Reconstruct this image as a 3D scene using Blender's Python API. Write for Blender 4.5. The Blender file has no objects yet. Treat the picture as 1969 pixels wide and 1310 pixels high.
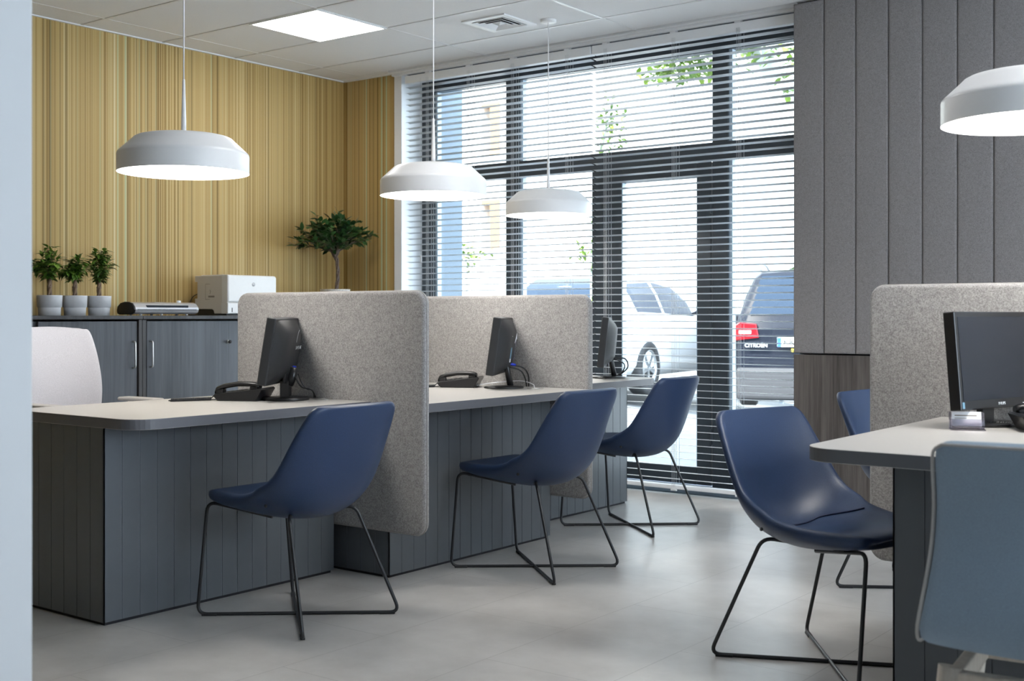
import bpy, bmesh, math, random
from mathutils import Vector, Matrix, Quaternion
random.seed(7)
PI = math.pi
sc = bpy.context.scene
C = sc.collection

# ------------------------------------------------------------------ camera
cam_d = bpy.data.cameras.new('camera')
cam = bpy.data.objects.new('camera', cam_d); C.objects.link(cam); sc.camera = cam
cam.location = (0, 0, 1.11)
cam.rotation_euler = (PI/2, 0, math.radians(37.2))
cam_d.sensor_width = 36
cam_d.lens = 2310/1969*36
cam_d.shift_y = -48/1969
cam_d.clip_start = 0.05
cam_d.dof.use_dof = True
cam_d.dof.focus_distance = 5.2
cam_d.dof.aperture_fstop = 5.0

# ------------------------------------------------------------------ sky, sun, exposure
w = bpy.data.worlds.new('sky'); sc.world = w; w.use_nodes = True
bgn = w.node_tree.nodes['Background']
bgn.inputs[0].default_value = (0.74, 0.87, 1.0, 1)
bgn.inputs[1].default_value = 4.2
sun_d = bpy.data.lights.new('sun', 'SUN'); sun_d.energy = 7.0; sun_d.angle = math.radians(1.5)
sun_d.color = (1.0, 0.93, 0.82)
sun = bpy.data.objects.new('sun', sun_d); C.objects.link(sun)
# the sun stands behind and above this building and lights the far side of the street
sun.rotation_euler = Vector((0.35, 1.0, -0.95)).to_track_quat('-Z', 'Y').to_euler()
sc.view_settings.view_transform = 'Standard'
sc.view_settings.look = 'None'
sc.view_settings.exposure = 1.2
sc.view_settings.gamma = 1.0
sc.view_settings.use_curve_mapping = False
PANEL_E = 5.5      # recessed panels
LAMP_E = 12.0       # pendant diffusers

# ------------------------------------------------------------------ materials
MATS = {}
def new_mat(name):
    m = bpy.data.materials.new(name); m.use_nodes = True
    nt = m.node_tree; b = nt.nodes['Principled BSDF']
    MATS[name] = m
    return m, nt, b
def N(nt, t, **kw):
    n = nt.nodes.new(t)
    for k, v in kw.items():
        setattr(n, k, v)
    return n
def L(nt, a, b): nt.links.new(a, b)
def plain(name, col, rough=0.5, metal=0.0, var=0.03, scale=40, bump=0.0, spec=0.5, emit=None, est=0, stretch=(1,1,1), coat=0):
    """base colour with a little procedural variation, optional bump"""
    m, nt, b = new_mat(name)
    tc = N(nt, 'ShaderNodeTexCoord'); mp = N(nt, 'ShaderNodeMapping')
    mp.inputs['Scale'].default_value = stretch
    L(nt, tc.outputs['Object'], mp.inputs[0])
    no = N(nt, 'ShaderNodeTexNoise'); no.inputs['Scale'].default_value = scale; no.inputs['Detail'].default_value = 4
    L(nt, mp.outputs[0], no.inputs['Vector'])
    rp = N(nt, 'ShaderNodeValToRGB')
    rp.color_ramp.elements[0].position = 0.3; rp.color_ramp.elements[1].position = 0.7
    rp.color_ramp.elements[0].color = (*[max(0, c*(1-var)) for c in col], 1)
    rp.color_ramp.elements[1].color = (*[min(1, c*(1+var)) for c in col], 1)
    L(nt, no.outputs['Fac'], rp.inputs[0]); L(nt, rp.outputs[0], b.inputs['Base Color'])
    b.inputs['Roughness'].default_value = rough; b.inputs['Metallic'].default_value = metal
    b.inputs['Specular IOR Level'].default_value = spec
    b.inputs['Coat Weight'].default_value = coat
    if bump:
        bp = N(nt, 'ShaderNodeBump'); bp.inputs['Strength'].default_value = bump; bp.inputs['Distance'].default_value = 0.002
        L(nt, no.outputs['Fac'], bp.inputs['Height']); L(nt, bp.outputs[0], b.inputs['Normal'])
    if emit:
        b.inputs['Emission Color'].default_value = (*emit, 1); b.inputs['Emission Strength'].default_value = est
    return m
def felt(name, c0, c1, scale):
    m, nt, b = new_mat(name)
    tc = N(nt, 'ShaderNodeTexCoord')
    n1 = N(nt, 'ShaderNodeTexNoise'); n1.inputs['Scale'].default_value = scale; n1.inputs['Detail'].default_value = 3; n1.inputs['Roughness'].default_value = 0.7
    n2 = N(nt, 'ShaderNodeTexNoise'); n2.inputs['Scale'].default_value = scale*0.35; n2.inputs['Detail'].default_value = 2
    n2.inputs['Distortion'].default_value = 1.5
    L(nt, tc.outputs['Object'], n1.inputs['Vector']); L(nt, tc.outputs['Object'], n2.inputs['Vector'])
    ad = N(nt, 'ShaderNodeMath', operation='MULTIPLY_ADD'); ad.inputs[1].default_value = 0.35
    L(nt, n2.outputs['Fac'], ad.inputs[0]); 
    m2 = N(nt, 'ShaderNodeMath', operation='MULTIPLY'); m2.inputs[1].default_value = 0.65
    L(nt, n1.outputs['Fac'], m2.inputs[0]); L(nt, m2.outputs[0], ad.inputs[2])
    rp = N(nt, 'ShaderNodeValToRGB')
    rp.color_ramp.elements[0].position = 0.36; rp.color_ramp.elements[1].position = 0.64
    rp.color_ramp.elements[0].color = (*c0, 1); rp.color_ramp.elements[1].color = (*c1, 1)
    L(nt, ad.outputs[0], rp.inputs[0]); L(nt, rp.outputs[0], b.inputs['Base Color'])
    b.inputs['Roughness'].default_value = 0.95; b.inputs['Specular IOR Level'].default_value = 0.15
    b.inputs['Sheen Weight'].default_value = 0.25; b.inputs['Sheen Roughness'].default_value = 0.6
    bp = N(nt, 'ShaderNodeBump'); bp.inputs['Strength'].default_value = 0.25; bp.inputs['Distance'].default_value = 0.002
    L(nt, ad.outputs[0], bp.inputs['Height']); L(nt, bp.outputs[0], b.inputs['Normal'])
    return m
def wood(name, c0, c1, rough=0.45, scale=14, axis='z', spec=0.4):
    m, nt, b = new_mat(name)
    tc = N(nt, 'ShaderNodeTexCoord'); mp = N(nt, 'ShaderNodeMapping')
    s = {'z': (1, 1, 0.035), 'y': (1, 0.035, 1), 'x': (0.035, 1, 1)}[axis]
    mp.inputs['Scale'].default_value = s
    L(nt, tc.outputs['Object'], mp.inputs[0])
    n1 = N(nt, 'ShaderNodeTexNoise'); n1.inputs['Scale'].default_value = scale*6; n1.inputs['Detail'].default_value = 6; n1.inputs['Roughness'].default_value = 0.65
    L(nt, mp.outputs[0], n1.inputs['Vector'])
    n2 = N(nt, 'ShaderNodeTexNoise'); n2.inputs['Scale'].default_value = scale; n2.inputs['Detail'].default_value = 2
    L(nt, mp.outputs[0], n2.inputs['Vector'])
    mx = N(nt, 'ShaderNodeMath', operation='MULTIPLY_ADD'); mx.inputs[1].default_value = 0.5
    hf = N(nt, 'ShaderNodeMath', operation='MULTIPLY'); hf.inputs[1].default_value = 0.5
    L(nt, n1.outputs['Fac'], mx.inputs[0]); L(nt, n2.outputs['Fac'], hf.inputs[0]); L(nt, hf.outputs[0], mx.inputs[2])
    rp = N(nt, 'ShaderNodeValToRGB')
    rp.color_ramp.elements[0].position = 0.38; rp.color_ramp.elements[1].position = 0.62
    rp.color_ramp.elements[0].color = (*c0, 1); rp.color_ramp.elements[1].color = (*c1, 1)
    L(nt, mx.outputs[0], rp.inputs[0]); L(nt, rp.outputs[0], b.inputs['Base Color'])
    b.inputs['Roughness'].default_value = rough; b.inputs['Specular IOR Level'].default_value = spec
    return m
def wallpaper(name):
    """vertical hairline stripes in ochre, olive, straw and pale green"""
    m, nt, b = new_mat(name)
    tc = N(nt, 'ShaderNodeTexCoord'); sp = N(nt, 'ShaderNodeSeparateXYZ')
    L(nt, tc.outputs['Object'], sp.inputs[0])
    ad = N(nt, 'ShaderNodeMath', operation='ADD')
    L(nt, sp.outputs['X'], ad.inputs[0]); L(nt, sp.outputs['Y'], ad.inputs[1])
    def n1d(scale, detail, rough=0.6):
        n = N(nt, 'ShaderNodeTexNoise', noise_dimensions='1D'); n.inputs['Scale'].default_value = scale
        n.inputs['Detail'].default_value = detail; n.inputs['Roughness'].default_value = rough
        L(nt, ad.outputs[0], n.inputs['W']); return n
    fine = n1d(70, 2, 0.7); mid = n1d(9, 4, 0.75); broad = n1d(1.6, 2)
    s1 = N(nt, 'ShaderNodeMath', operation='MULTIPLY_ADD'); s1.inputs[1].default_value = 0.5
    s2 = N(nt, 'ShaderNodeMath', operation='MULTIPLY_ADD'); s2.inputs[1].default_value = 0.4
    s3 = N(nt, 'ShaderNodeMath', operation='MULTIPLY'); s3.inputs[1].default_value = 0.1
    L(nt, broad.outputs['Fac'], s3.inputs[0]); L(nt, mid.outputs['Fac'], s2.inputs[0]); L(nt, s3.outputs[0], s2.inputs[2])
    L(nt, fine.outputs['Fac'], s1.inputs[0]); L(nt, s2.outputs[0], s1.inputs[2])
    rp = N(nt, 'ShaderNodeValToRGB'); cr = rp.color_ramp
    cols = [(0.32, (0.15, 0.085, 0.025)), (0.42, (0.33, 0.205, 0.06)), (0.48, (0.48, 0.325, 0.12)),
            (0.53, (0.53, 0.37, 0.145)), (0.59, (0.58, 0.425, 0.19)), (0.68, (0.70, 0.58, 0.33))]
    cr.elements[0].position = cols[0][0]; cr.elements[0].color = (*cols[0][1], 1)
    cr.elements[1].position = cols[-1][0]; cr.elements[1].color = (*cols[-1][1], 1)
    for p, c in cols[1:-1]:
        e = cr.elements.new(p); e.color = (*c, 1)
    L(nt, s1.outputs[0], rp.inputs[0])
    # pale green pinstripes, gathered where the broad noise is high
    g1 = n1d(38, 1, 0.5); g2 = n1d(0.9, 1)
    gm = N(nt, 'ShaderNodeMapRange'); gm.inputs[1].default_value = 0.60; gm.inputs[2].default_value = 0.70
    L(nt, g1.outputs['Fac'], gm.inputs[0])
    gb = N(nt, 'ShaderNodeMapRange'); gb.inputs[1].default_value = 0.47; gb.inputs[2].default_value = 0.6
    L(nt, g2.outputs['Fac'], gb.inputs[0])
    gg = N(nt, 'ShaderNodeMath', operation='MULTIPLY'); L(nt, gm.outputs[0], gg.inputs[0]); L(nt, gb.outputs[0], gg.inputs[1])
    mx = N(nt, 'ShaderNodeMix', data_type='RGBA')
    L(nt, gg.outputs[0], mx.inputs['Factor']); L(nt, rp.outputs[0], mx.inputs['A'])
    mx.inputs['B'].default_value = (0.50, 0.58, 0.36, 1)
    # thin dark olive joints
    d1 = n1d(46, 0); dm = N(nt, 'ShaderNodeMapRange'); dm.inputs[1].default_value = 0.29; dm.inputs[2].default_value = 0.20; dm.inputs[4].default_value = 0.55
    L(nt, d1.outputs['Fac'], dm.inputs[0])
    mx2 = N(nt, 'ShaderNodeMix', data_type='RGBA')
    L(nt, dm.outputs[0], mx2.inputs['Factor']); L(nt, mx.outputs['Result'], mx2.inputs['A'])
    mx2.inputs['B'].default_value = (0.17, 0.115, 0.035, 1)
    L(nt, mx2.outputs['Result'], b.inputs['Base Color'])
    b.inputs['Roughness'].default_value = 0.55; b.inputs['Specular IOR Level'].default_value = 0.3
    return m
def floor_mat(name):
    m, nt, b = new_mat(name)
    tc = N(nt, 'ShaderNodeTexCoord')
    n1 = N(nt, 'ShaderNodeTexNoise'); n1.inputs['Scale'].default_value = 1.6; n1.inputs['Detail'].default_value = 7; n1.inputs['Roughness'].default_value = 0.62
    L(nt, tc.outputs['Object'], n1.inputs['Vector'])
    rp = N(nt, 'ShaderNodeValToRGB')
    rp.color_ramp.elements[0].position = 0.34; rp.color_ramp.elements[1].position = 0.68
    rp.color_ramp.elements[0].color = (0.42, 0.405, 0.385, 1); rp.color_ramp.elements[1].color = (0.63, 0.615, 0.59, 1)
    L(nt, n1.outputs['Fac'], rp.inputs[0])
    br = N(nt, 'ShaderNodeTexBrick'); br.inputs['Scale'].default_value = 1.0
    br.offset = 0.5
    br.inputs['Brick Width'].default_value = 0.914; br.inputs['Row Height'].default_value = 0.457
    br.inputs['Mortar Size'].default_value = 0.0016; br.inputs['Mortar Smooth'].default_value = 0.3
    mp = N(nt, 'ShaderNodeMapping'); mp.inputs['Location'].default_value = (0.3, 0.13, 0); mp.inputs['Rotation'].default_value = (0, 0, PI/2)
    L(nt, tc.outputs['Object'], mp.inputs[0]); L(nt, mp.outputs[0], br.inputs['Vector'])
    mx = N(nt, 'ShaderNodeMix', data_type='RGBA')
    fm = N(nt, 'ShaderNodeMath', operation='MULTIPLY'); fm.inputs[1].default_value = 0.55
    L(nt, br.outputs['Fac'], fm.inputs[0]); L(nt, fm.outputs[0], mx.inputs['Factor'])
    L(nt, rp.outputs[0], mx.inputs['A']); mx.inputs['B'].default_value = (0.22, 0.21, 0.2, 1)
    L(nt, mx.outputs['Result'], b.inputs['Base Color'])
    rr = N(nt, 'ShaderNodeMapRange'); rr.inputs[3].default_value = 0.24; rr.inputs[4].default_value = 0.38
    L(nt, n1.outputs['Fac'], rr.inputs[0]); L(nt, rr.outputs[0], b.inputs['Roughness'])
    b.inputs['Specular IOR Level'].default_value = 0.45
    n2 = N(nt, 'ShaderNodeTexNoise'); n2.inputs['Scale'].default_value = 60; n2.inputs['Detail'].default_value = 4
    L(nt, tc.outputs['Object'], n2.inputs['Vector'])
    bp = N(nt, 'ShaderNodeBump'); bp.inputs['Strength'].default_value = 0.10; bp.inputs['Distance'].default_value = 0.002
    L(nt, n2.outputs['Fac'], bp.inputs['Height']); L(nt, bp.outputs[0], b.inputs['Normal'])
    return m
def glass_mat(name, tint=(1, 1, 1), gloss=0.06):
    m, nt, b = new_mat(name)
    nt.nodes.remove(b)
    out = nt.nodes['Material Output']
    tr = N(nt, 'ShaderNodeBsdfTransparent'); tr.inputs[0].default_value = (*tint, 1)
    gl = N(nt, 'ShaderNodeBsdfGlossy'); gl.inputs['Roughness'].default_value = 0.02
    lw = N(nt, 'ShaderNodeLayerWeight'); lw.inputs['Blend'].default_value = 0.25
    mr = N(nt, 'ShaderNodeMapRange'); mr.inputs[3].default_value = gloss*0.5; mr.inputs[4].default_value = gloss*4
    L(nt, lw.outputs['Fresnel'], mr.inputs[0])
    mx = N(nt, 'ShaderNodeMixShader'); L(nt, mr.outputs[0], mx.inputs[0])
    L(nt, tr.outputs[0], mx.inputs[1]); L(nt, gl.outputs[0], mx.inputs[2]); L(nt, mx.outputs[0], out.inputs[0])
    return m
def leaf_mat(name, c0, c1, rough=0.35, scale=3.0, trans=0.15):
    m, nt, b = new_mat(name)
    ge = N(nt, 'ShaderNodeNewGeometry')
    rp = N(nt, 'ShaderNodeValToRGB')
    rp.color_ramp.elements[0].color = (*c0, 1); rp.color_ramp.elements[1].color = (*c1, 1)
    L(nt, ge.outputs['Random Per Island'], rp.inputs[0]); L(nt, rp.outputs[0], b.inputs['Base Color'])
    b.inputs['Roughness'].default_value = rough
    b.inputs['Transmission Weight'].default_value = 0
    b.inputs['Subsurface Weight'].default_value = 0
    return m

M_white = plain('white_paint', (0.78, 0.79, 0.80), 0.6, var=0.01, scale=8)
M_dim = plain('low_bounce_grey', (0.09, 0.09, 0.095), 0.7, var=0.02)  # unseen walls coloured dark to hold back bounced light
M_column = plain('pale_wall_paint', (0.66, 0.67, 0.68), 0.55, var=0.012, scale=5, bump=0.05)
M_ceil = plain('ceiling_tile', (0.86, 0.86, 0.865), 0.9, var=0.02, scale=160, bump=0.15)
M_tbar = plain('ceiling_grid_metal', (0.80, 0.80, 0.80), 0.35, var=0.01)
M_gap = plain('ceiling_shadow_gap', (0.10, 0.10, 0.105), 0.8)
M_paper = wallpaper('striped_wallpaper')
M_floor = floor_mat('concrete_vinyl')
M_felt = felt('melange_felt', (0.20, 0.192, 0.187), (0.46, 0.445, 0.435), 210)
M_wallfelt = felt('wall_felt', (0.165, 0.15, 0.152), (0.335, 0.312, 0.308), 330)
M_seam = plain('dark_seam', (0.03, 0.03, 0.035), 0.9)
M_wenge = wood('dark_oak', (0.055, 0.046, 0.042), (0.15, 0.13, 0.118), 0.5)
M_cab = wood('stained_cabinet_front', (0.058, 0.062, 0.072), (0.105, 0.113, 0.13), 0.42, scale=10)
M_cabdark = wood('cabinet_carcass', (0.035, 0.034, 0.036), (0.075, 0.072, 0.075), 0.45, scale=10)
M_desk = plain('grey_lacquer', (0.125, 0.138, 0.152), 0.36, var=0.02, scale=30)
M_deskR = plain('dark_grey_lacquer', (0.070, 0.074, 0.080), 0.4, var=0.02, scale=30)  # darker version of the desk lacquer, for the right desk
M_topedgeR = plain('dark_grey_edge', (0.095, 0.096, 0.102), 0.4, var=0.02, scale=30)
M_deskgroove = plain('grey_lacquer_groove', (0.30, 0.335, 0.365), 0.4)
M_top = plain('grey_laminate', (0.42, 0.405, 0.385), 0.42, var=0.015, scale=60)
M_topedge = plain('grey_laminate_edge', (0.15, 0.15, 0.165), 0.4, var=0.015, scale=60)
M_blue = plain('navy_leather', (0.020, 0.042, 0.102), 0.42, var=0.10, scale=260, bump=0.12, spec=0.5)
M_blueseam = plain('navy_stitch', (0.012, 0.022, 0.07), 0.6)
M_tube = plain('charcoal_tube', (0.050, 0.052, 0.055), 0.32, metal=0.6, var=0.02)
M_black = plain('black_plastic', (0.012, 0.012, 0.013), 0.32, var=0.05, scale=90)
M_blackmat = plain('matt_black_plastic', (0.022, 0.023, 0.025), 0.5, var=0.08, scale=200, bump=0.05)
M_screen = plain('screen_glass', (0.014, 0.018, 0.026), 0.22, var=0.02)
M_silver = plain('brushed_steel', (0.62, 0.61, 0.59), 0.28, metal=1.0, var=0.03)
M_label = plain('pale_print', (0.72, 0.74, 0.76), 0.5)
M_bluelabel = plain('light_blue_label', (0.16, 0.30, 0.40), 0.5)
M_plugblue = plain('blue_plug', (0.02, 0.05, 0.55), 0.4)
M_lamp = plain('white_lacquer', (0.90, 0.895, 0.89), 0.32, var=0.005)
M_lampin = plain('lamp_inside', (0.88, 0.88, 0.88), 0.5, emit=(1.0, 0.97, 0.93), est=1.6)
M_lampglow = plain('lamp_diffuser', (0.9, 0.9, 0.9), 0.4, emit=(1.0, 0.955, 0.89), est=LAMP_E)
M_panelglow = plain('panel_diffuser', (0.9, 0.9, 0.9), 0.5, emit=(1.0, 0.97, 0.95), est=PANEL_E)
M_alu = plain('white_aluminium', (0.86, 0.87, 0.88), 0.4, var=0.01)
M_slat = plain('blind_slat', (0.60, 0.61, 0.62), 0.35, var=0.01)
M_frame = plain('anthracite_frame', (0.035, 0.042, 0.050), 0.38, var=0.04, scale=90)
M_gasket = plain('pale_gasket', (0.42, 0.50, 0.58), 0.5)
M_glass = glass_mat('window_glass', (0.96, 0.985, 0.985), 0.045)
M_acrylic = glass_mat('clear_acrylic', (0.90, 0.88, 0.94), 0.25)
M_pot = plain('grey_ceramic', (0.60, 0.61, 0.63), 0.5, var=0.03, scale=60)
M_potwhite = plain('woven_white_pot', (0.66, 0.63, 0.58), 0.6, var=0.35, scale=120)
M_soil = plain('soil', (0.05, 0.035, 0.025), 0.95, var=0.4, scale=80, bump=0.6)
M_bark = plain('bark', (0.20, 0.135, 0.09), 0.85, var=0.35, scale=70, bump=0.6, stretch=(1, 1, 0.2))
M_barkdark = plain('grey_bark', (0.16, 0.115, 0.09), 0.85, var=0.35, scale=90, bump=0.6)
M_leafdark = leaf_mat('dark_leaf', (0.012, 0.045, 0.016), (0.055, 0.14, 0.035), 0.28)
M_leaf = leaf_mat('green_leaf', (0.025, 0.085, 0.012), (0.20, 0.36, 0.045), 0.4)
M_leafout = leaf_mat('sunlit_leaf', (0.05, 0.12, 0.012), (0.22, 0.32, 0.035), 0.6)
M_printer = plain('printer_casing', (0.72, 0.69, 0.65), 0.42, var=0.01)
M_printerfront = plain('printer_front', (0.80, 0.80, 0.79), 0.4, var=0.01)
M_groove = plain('casing_joint', (0.30, 0.27, 0.24), 0.6)
M_lamsilver = plain('silver_plastic', (0.58, 0.58, 0.60), 0.3, metal=0.5, var=0.01)
M_bluegrey = plain('blue_grey_fabric', (0.26, 0.335, 0.41), 0.8, var=0.10, scale=420, bump=0.2)
M_mesh = plain('light_grey_mesh', (0.55, 0.53, 0.55), 0.8, var=0.10, scale=320, bump=0.25, stretch=(1, 0.25, 1))
M_rim = plain('pale_rim', (0.44, 0.42, 0.40), 0.55)
M_ash = wood('pale_ash', (0.48, 0.40, 0.32), (0.66, 0.59, 0.50), 0.5, scale=12)
M_paperw = plain('white_card', (0.82, 0.82, 0.84), 0.6)
M_render = plain('facade_render', (0.80, 0.77, 0.72), 0.9, var=0.03, scale=3)
M_render2 = plain('pale_facade', (0.76, 0.77, 0.78), 0.9, var=0.03, scale=2)
M_reveal = plain('ochre_reveal', (0.40, 0.20, 0.075), 0.8)
M_extglass = plain('dark_window_glass', (0.20, 0.23, 0.26), 0.15)
M_bluewall = plain('outer_pier_paint', (0.16, 0.20, 0.245), 0.8, var=0.02)
M_asphalt = plain('street_paving', (0.13, 0.135, 0.14), 0.85, var=0.10, scale=14, bump=0.2)
M_carwhite = plain('white_car_paint', (0.80, 0.81, 0.83), 0.18, var=0.005, coat=0.6)
M_carblack = plain('dark_car_paint', (0.012, 0.015, 0.024), 0.4, var=0.02, spec=0.15)
M_carglass = plain('car_glass', (0.022, 0.036, 0.060), 0.3, var=0.05, spec=0.12)
M_tyre = plain('tyre', (0.03, 0.03, 0.032), 0.8)
M_rimalloy = plain('alloy_rim', (0.5, 0.52, 0.54), 0.3, metal=0.8)
M_red = plain('tail_light_red', (0.25, 0.008, 0.014), 0.2)
M_bumper = plain('grey_bumper', (0.045, 0.045, 0.05), 0.5)
M_plate = plain('number_plate', (0.80, 0.81, 0.80), 0.4)
M_plateblue = plain('plate_blue', (0.03, 0.12, 0.5), 0.4)
M_yellow = plain('yellow_sticker', (0.75, 0.6, 0.05), 0.5)

# ------------------------------------------------------------------ mesh helpers
class MB:
    def __init__(s):
        s.bm = bmesh.new()
    def _mi(s, faces, mi):
        for f in faces: f.material_index = mi
    def box(s, x0, x1, y0, y1, z0, z1, mi=0, bev=0.0, seg=2, M=None):
        b = bmesh.new()
        bmesh.ops.create_cube(b, size=1)
        for v in b.verts:
            v.co = Vector((x0+(v.co.x+.5)*(x1-x0), y0+(v.co.y+.5)*(y1-y0), z0+(v.co.z+.5)*(z1-z0)))
        if bev > 0:
            bmesh.ops.bevel(b, geom=b.edges[:], offset=bev, segments=seg, affect='EDGES', profile=0.5)
        s.add(b, mi, M)
    def add(s, b, mi=0, M=None):
        vm = {}
        for v in b.verts:
            vm[v] = s.bm.verts.new(M @ v.co if M else v.co)
        for f in b.faces:
            try:
                nf = s.bm.faces.new([vm[v] for v in f.verts]); nf.material_index = mi if mi is not None else f.material_index
                nf.smooth = f.smooth
            except ValueError: pass
        b.free()
    def lathe(s, prof, seg=32, mi=0, M=None, c=(0, 0), cap=True):
        """prof: list of (radius, z)"""
        b = bmesh.new(); rings = []
        for r, z in prof:
            if r < 1e-6:
                rings.append([b.verts.new((c[0], c[1], z))])
            else:
                rings.append([b.verts.new((c[0]+r*math.cos(2*PI*k/seg), c[1]+r*math.sin(2*PI*k/seg), z)) for k in range(seg)])
        for a, d in zip(rings, rings[1:]):
            for k in range(seg):
                k2 = (k+1) % seg
                vs = ([a[0]] if len(a) == 1 else [a[k], a[k2]]) + ([d[0]] if len(d) == 1 else [d[k2], d[k]])
                if len(vs) > 2:
                    f = b.faces.new(vs); f.smooth = True
        if cap:
            for rg in (rings[0], rings[-1]):
                if len(rg) > 2: b.faces.new(rg)
        bmesh.ops.recalc_face_normals(b, faces=b.faces[:])
        s.add(b, mi, M)
    def prism(s, pts, z0, z1, mi=0, M=None, bev=0.0, side_mi=None, seg=2):
        """pts: outline in xy, extruded in z"""
        b = bmesh.new()
        lo = [b.verts.new((x, y, z0)) for x, y in pts]; hi = [b.verts.new((x, y, z1)) for x, y in pts]
        n = len(pts)
        f0 = b.faces.new(lo[::-1]); f1 = b.faces.new(hi)
        sd = [b.faces.new((lo[i], lo[(i+1) % n], hi[(i+1) % n], hi[i])) for i in range(n)]
        for f in b.faces: f.material_index = mi
        if side_mi is not None:
            for f in sd: f.material_index = side_mi
        bmesh.ops.recalc_face_normals(b, faces=b.faces[:])
        if bev > 0:
            eds = [e for e in b.edges if any(f in (f0, f1) for f in e.link_faces)]
            bmesh.ops.bevel(b, geom=eds, offset=bev, segments=seg, affect='EDGES', profile=0.5)
        s.add(b, None, M)
    def tube(s, pts, r, seg=8, mi=0, M=None, r1=None, closed=False):
        """circular sweep along points"""
        pts = [Vector(p) for p in pts]; n = len(pts)
        b = bmesh.new(); rings = []
        t0 = (pts[1]-pts[0]).normalized()
        up = Vector((0, 0, 1)) if abs(t0.z) < 0.9 else Vector((1, 0, 0))
        nrm = (up - t0*up.dot(t0)).normalized(); prev = t0
        for i in range(n):
            if i == 0: t = t0
            elif i == n-1: t = (pts[i]-pts[i-1]).normalized()
            else: t = ((pts[i]-pts[i-1]).normalized()+(pts[i+1]-pts[i]).normalized()).normalized()
            nrm = prev.rotation_difference(t) @ nrm; prev = t
            bn = t.cross(nrm)
            rr = r if r1 is None else r+(r1-r)*i/(n-1)
            rings.append([b.verts.new(pts[i]+nrm*rr*math.cos(2*PI*k/seg)+bn*rr*math.sin(2*PI*k/seg)) for k in range(seg)])
        for a, d in zip(rings, rings[1:]):
            for k in range(seg):
                f = b.faces.new((a[k], a[(k+1) % seg], d[(k+1) % seg], d[k])); f.smooth = True
        b.faces.new(rings[0][::-1]); b.faces.new(rings[-1])
        bmesh.ops.recalc_face_normals(b, faces=b.faces[:])
        s.add(b, mi, M)
    def quad(s, a, b_, c, d, mi=0):
        f = s.bm.faces.new([s.bm.verts.new(p) for p in (a, b_, c, d)]); f.material_index = mi
    def build(s, name, mats, parent=None, smooth=None):
        me = bpy.data.meshes.new(name); s.bm.to_mesh(me); s.bm.free()
        for m in (mats if isinstance(mats, (list, tuple)) else [mats]): me.materials.append(m)
        if smooth is not None:
            for p in me.polygons: p.use_smooth = smooth
        o = bpy.data.objects.new(name, me); C.objects.link(o)
        if parent is not None: o.parent = parent
        return o
def fillet(pts, r, n=6):
    """round the corners of a polyline"""
    P = [Vector(p) for p in pts]; out = [P[0]]
    for i in range(1, len(P)-1):
        a, b, c = P[i-1], P[i], P[i+1]
        d = min(r, (a-b).length*0.49, (c-b).length*0.49)
        p0 = b+(a-b).normalized()*d; p1 = b+(c-b).normalized()*d
        for k in range(n+1):
            t = k/n
            out.append(p0*(1-t)**2+b*2*t*(1-t)+p1*t*t)
    out.append(P[-1]); return out
def rrect(x0, x1, y0, y1, r, corners=(1, 1, 1, 1), n=7):
    """rounded rectangle outline, corners in order (x0y0, x1y0, x1y1, x0y1)"""
    out = []
    for (cx, cy, sx, sy, a0), on in zip(((x0, y0, 1, 1, PI), (x1, y0, -1, 1, 1.5*PI), (x1, y1, -1, -1, 0), (x0, y1, 1, -1, .5*PI)), corners):
        if not on: out.append((cx, cy)); continue
        for k in range(n+1):
            a = a0+(PI/2)*k/n
            out.append((cx+sx*r+r*math.cos(a), cy+sy*r+r*math.sin(a)))
    return out
def spline(pts, n):
    """catmull-rom through tuples, n samples per span"""
    P = [Vector(p) for p in pts]; P = [P[0]*2-P[1]]+P+[P[-1]*2-P[-2]]; out = []
    for i in range(1, len(P)-2):
        a, b, c, d = P[i-1:i+3]
        for k in range(n):
            t = k/n
            out.append(0.5*((2*b)+(c-a)*t+(2*a-5*b+4*c-d)*t*t+(3*b-a-3*c+d)*t**3))
    out.append(P[-2]); return out
def thing(name, label, cat, loc=(0, 0, 0), rz=0.0, group=None):
    o = bpy.data.objects.new(name, None); C.objects.link(o); o.empty_display_size = 0.05
    o.location = loc; o.rotation_euler = (0, 0, rz); o['label'] = label; o['category'] = cat
    if group: o['group'] = group
    return o
def tag(o, label, cat, group=None):
    o['label'] = label; o['category'] = cat
    if group: o['group'] = group
    return o
def struct(o): o['kind'] = 'structure'; return o
def dup(root, loc, rz, label, group=None, name=None):
    r = root.copy(); C.objects.link(r); r.location = loc; r.rotation_euler = (0, 0, rz); r['label'] = label
    if group: r['group'] = group
    for ch in list(root.children):
        c = ch.copy(); C.objects.link(c); c.parent = r
        for g in list(ch.children):
            d = g.copy(); C.objects.link(d); d.parent = c
    return r
def text(name, s, size, mat, parent, M, ext=0.0006, label=None):
    """lettering as a mesh, M places it (text runs along +x, faces +z)"""
    cu = bpy.data.curves.new(name, 'FONT'); cu.body = s; cu.size = size; cu.extrude = ext; cu.align_x = 'CENTER'; cu.align_y = 'CENTER'
    cu.resolution_u = 3
    t = bpy.data.objects.new(name, cu)
    dg = bpy.context.evaluated_depsgraph_get(); C.objects.link(t); dg.update()
    me = bpy.data.meshes.new_from_object(t.evaluated_get(dg)); bpy.data.objects.remove(t)
    me.transform(M); me.materials.clear(); me.materials.append(mat)
    o = bpy.data.objects.new(name, me); C.objects.link(o); o.parent = parent
    if label: o['label'] = label
    return o

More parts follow.
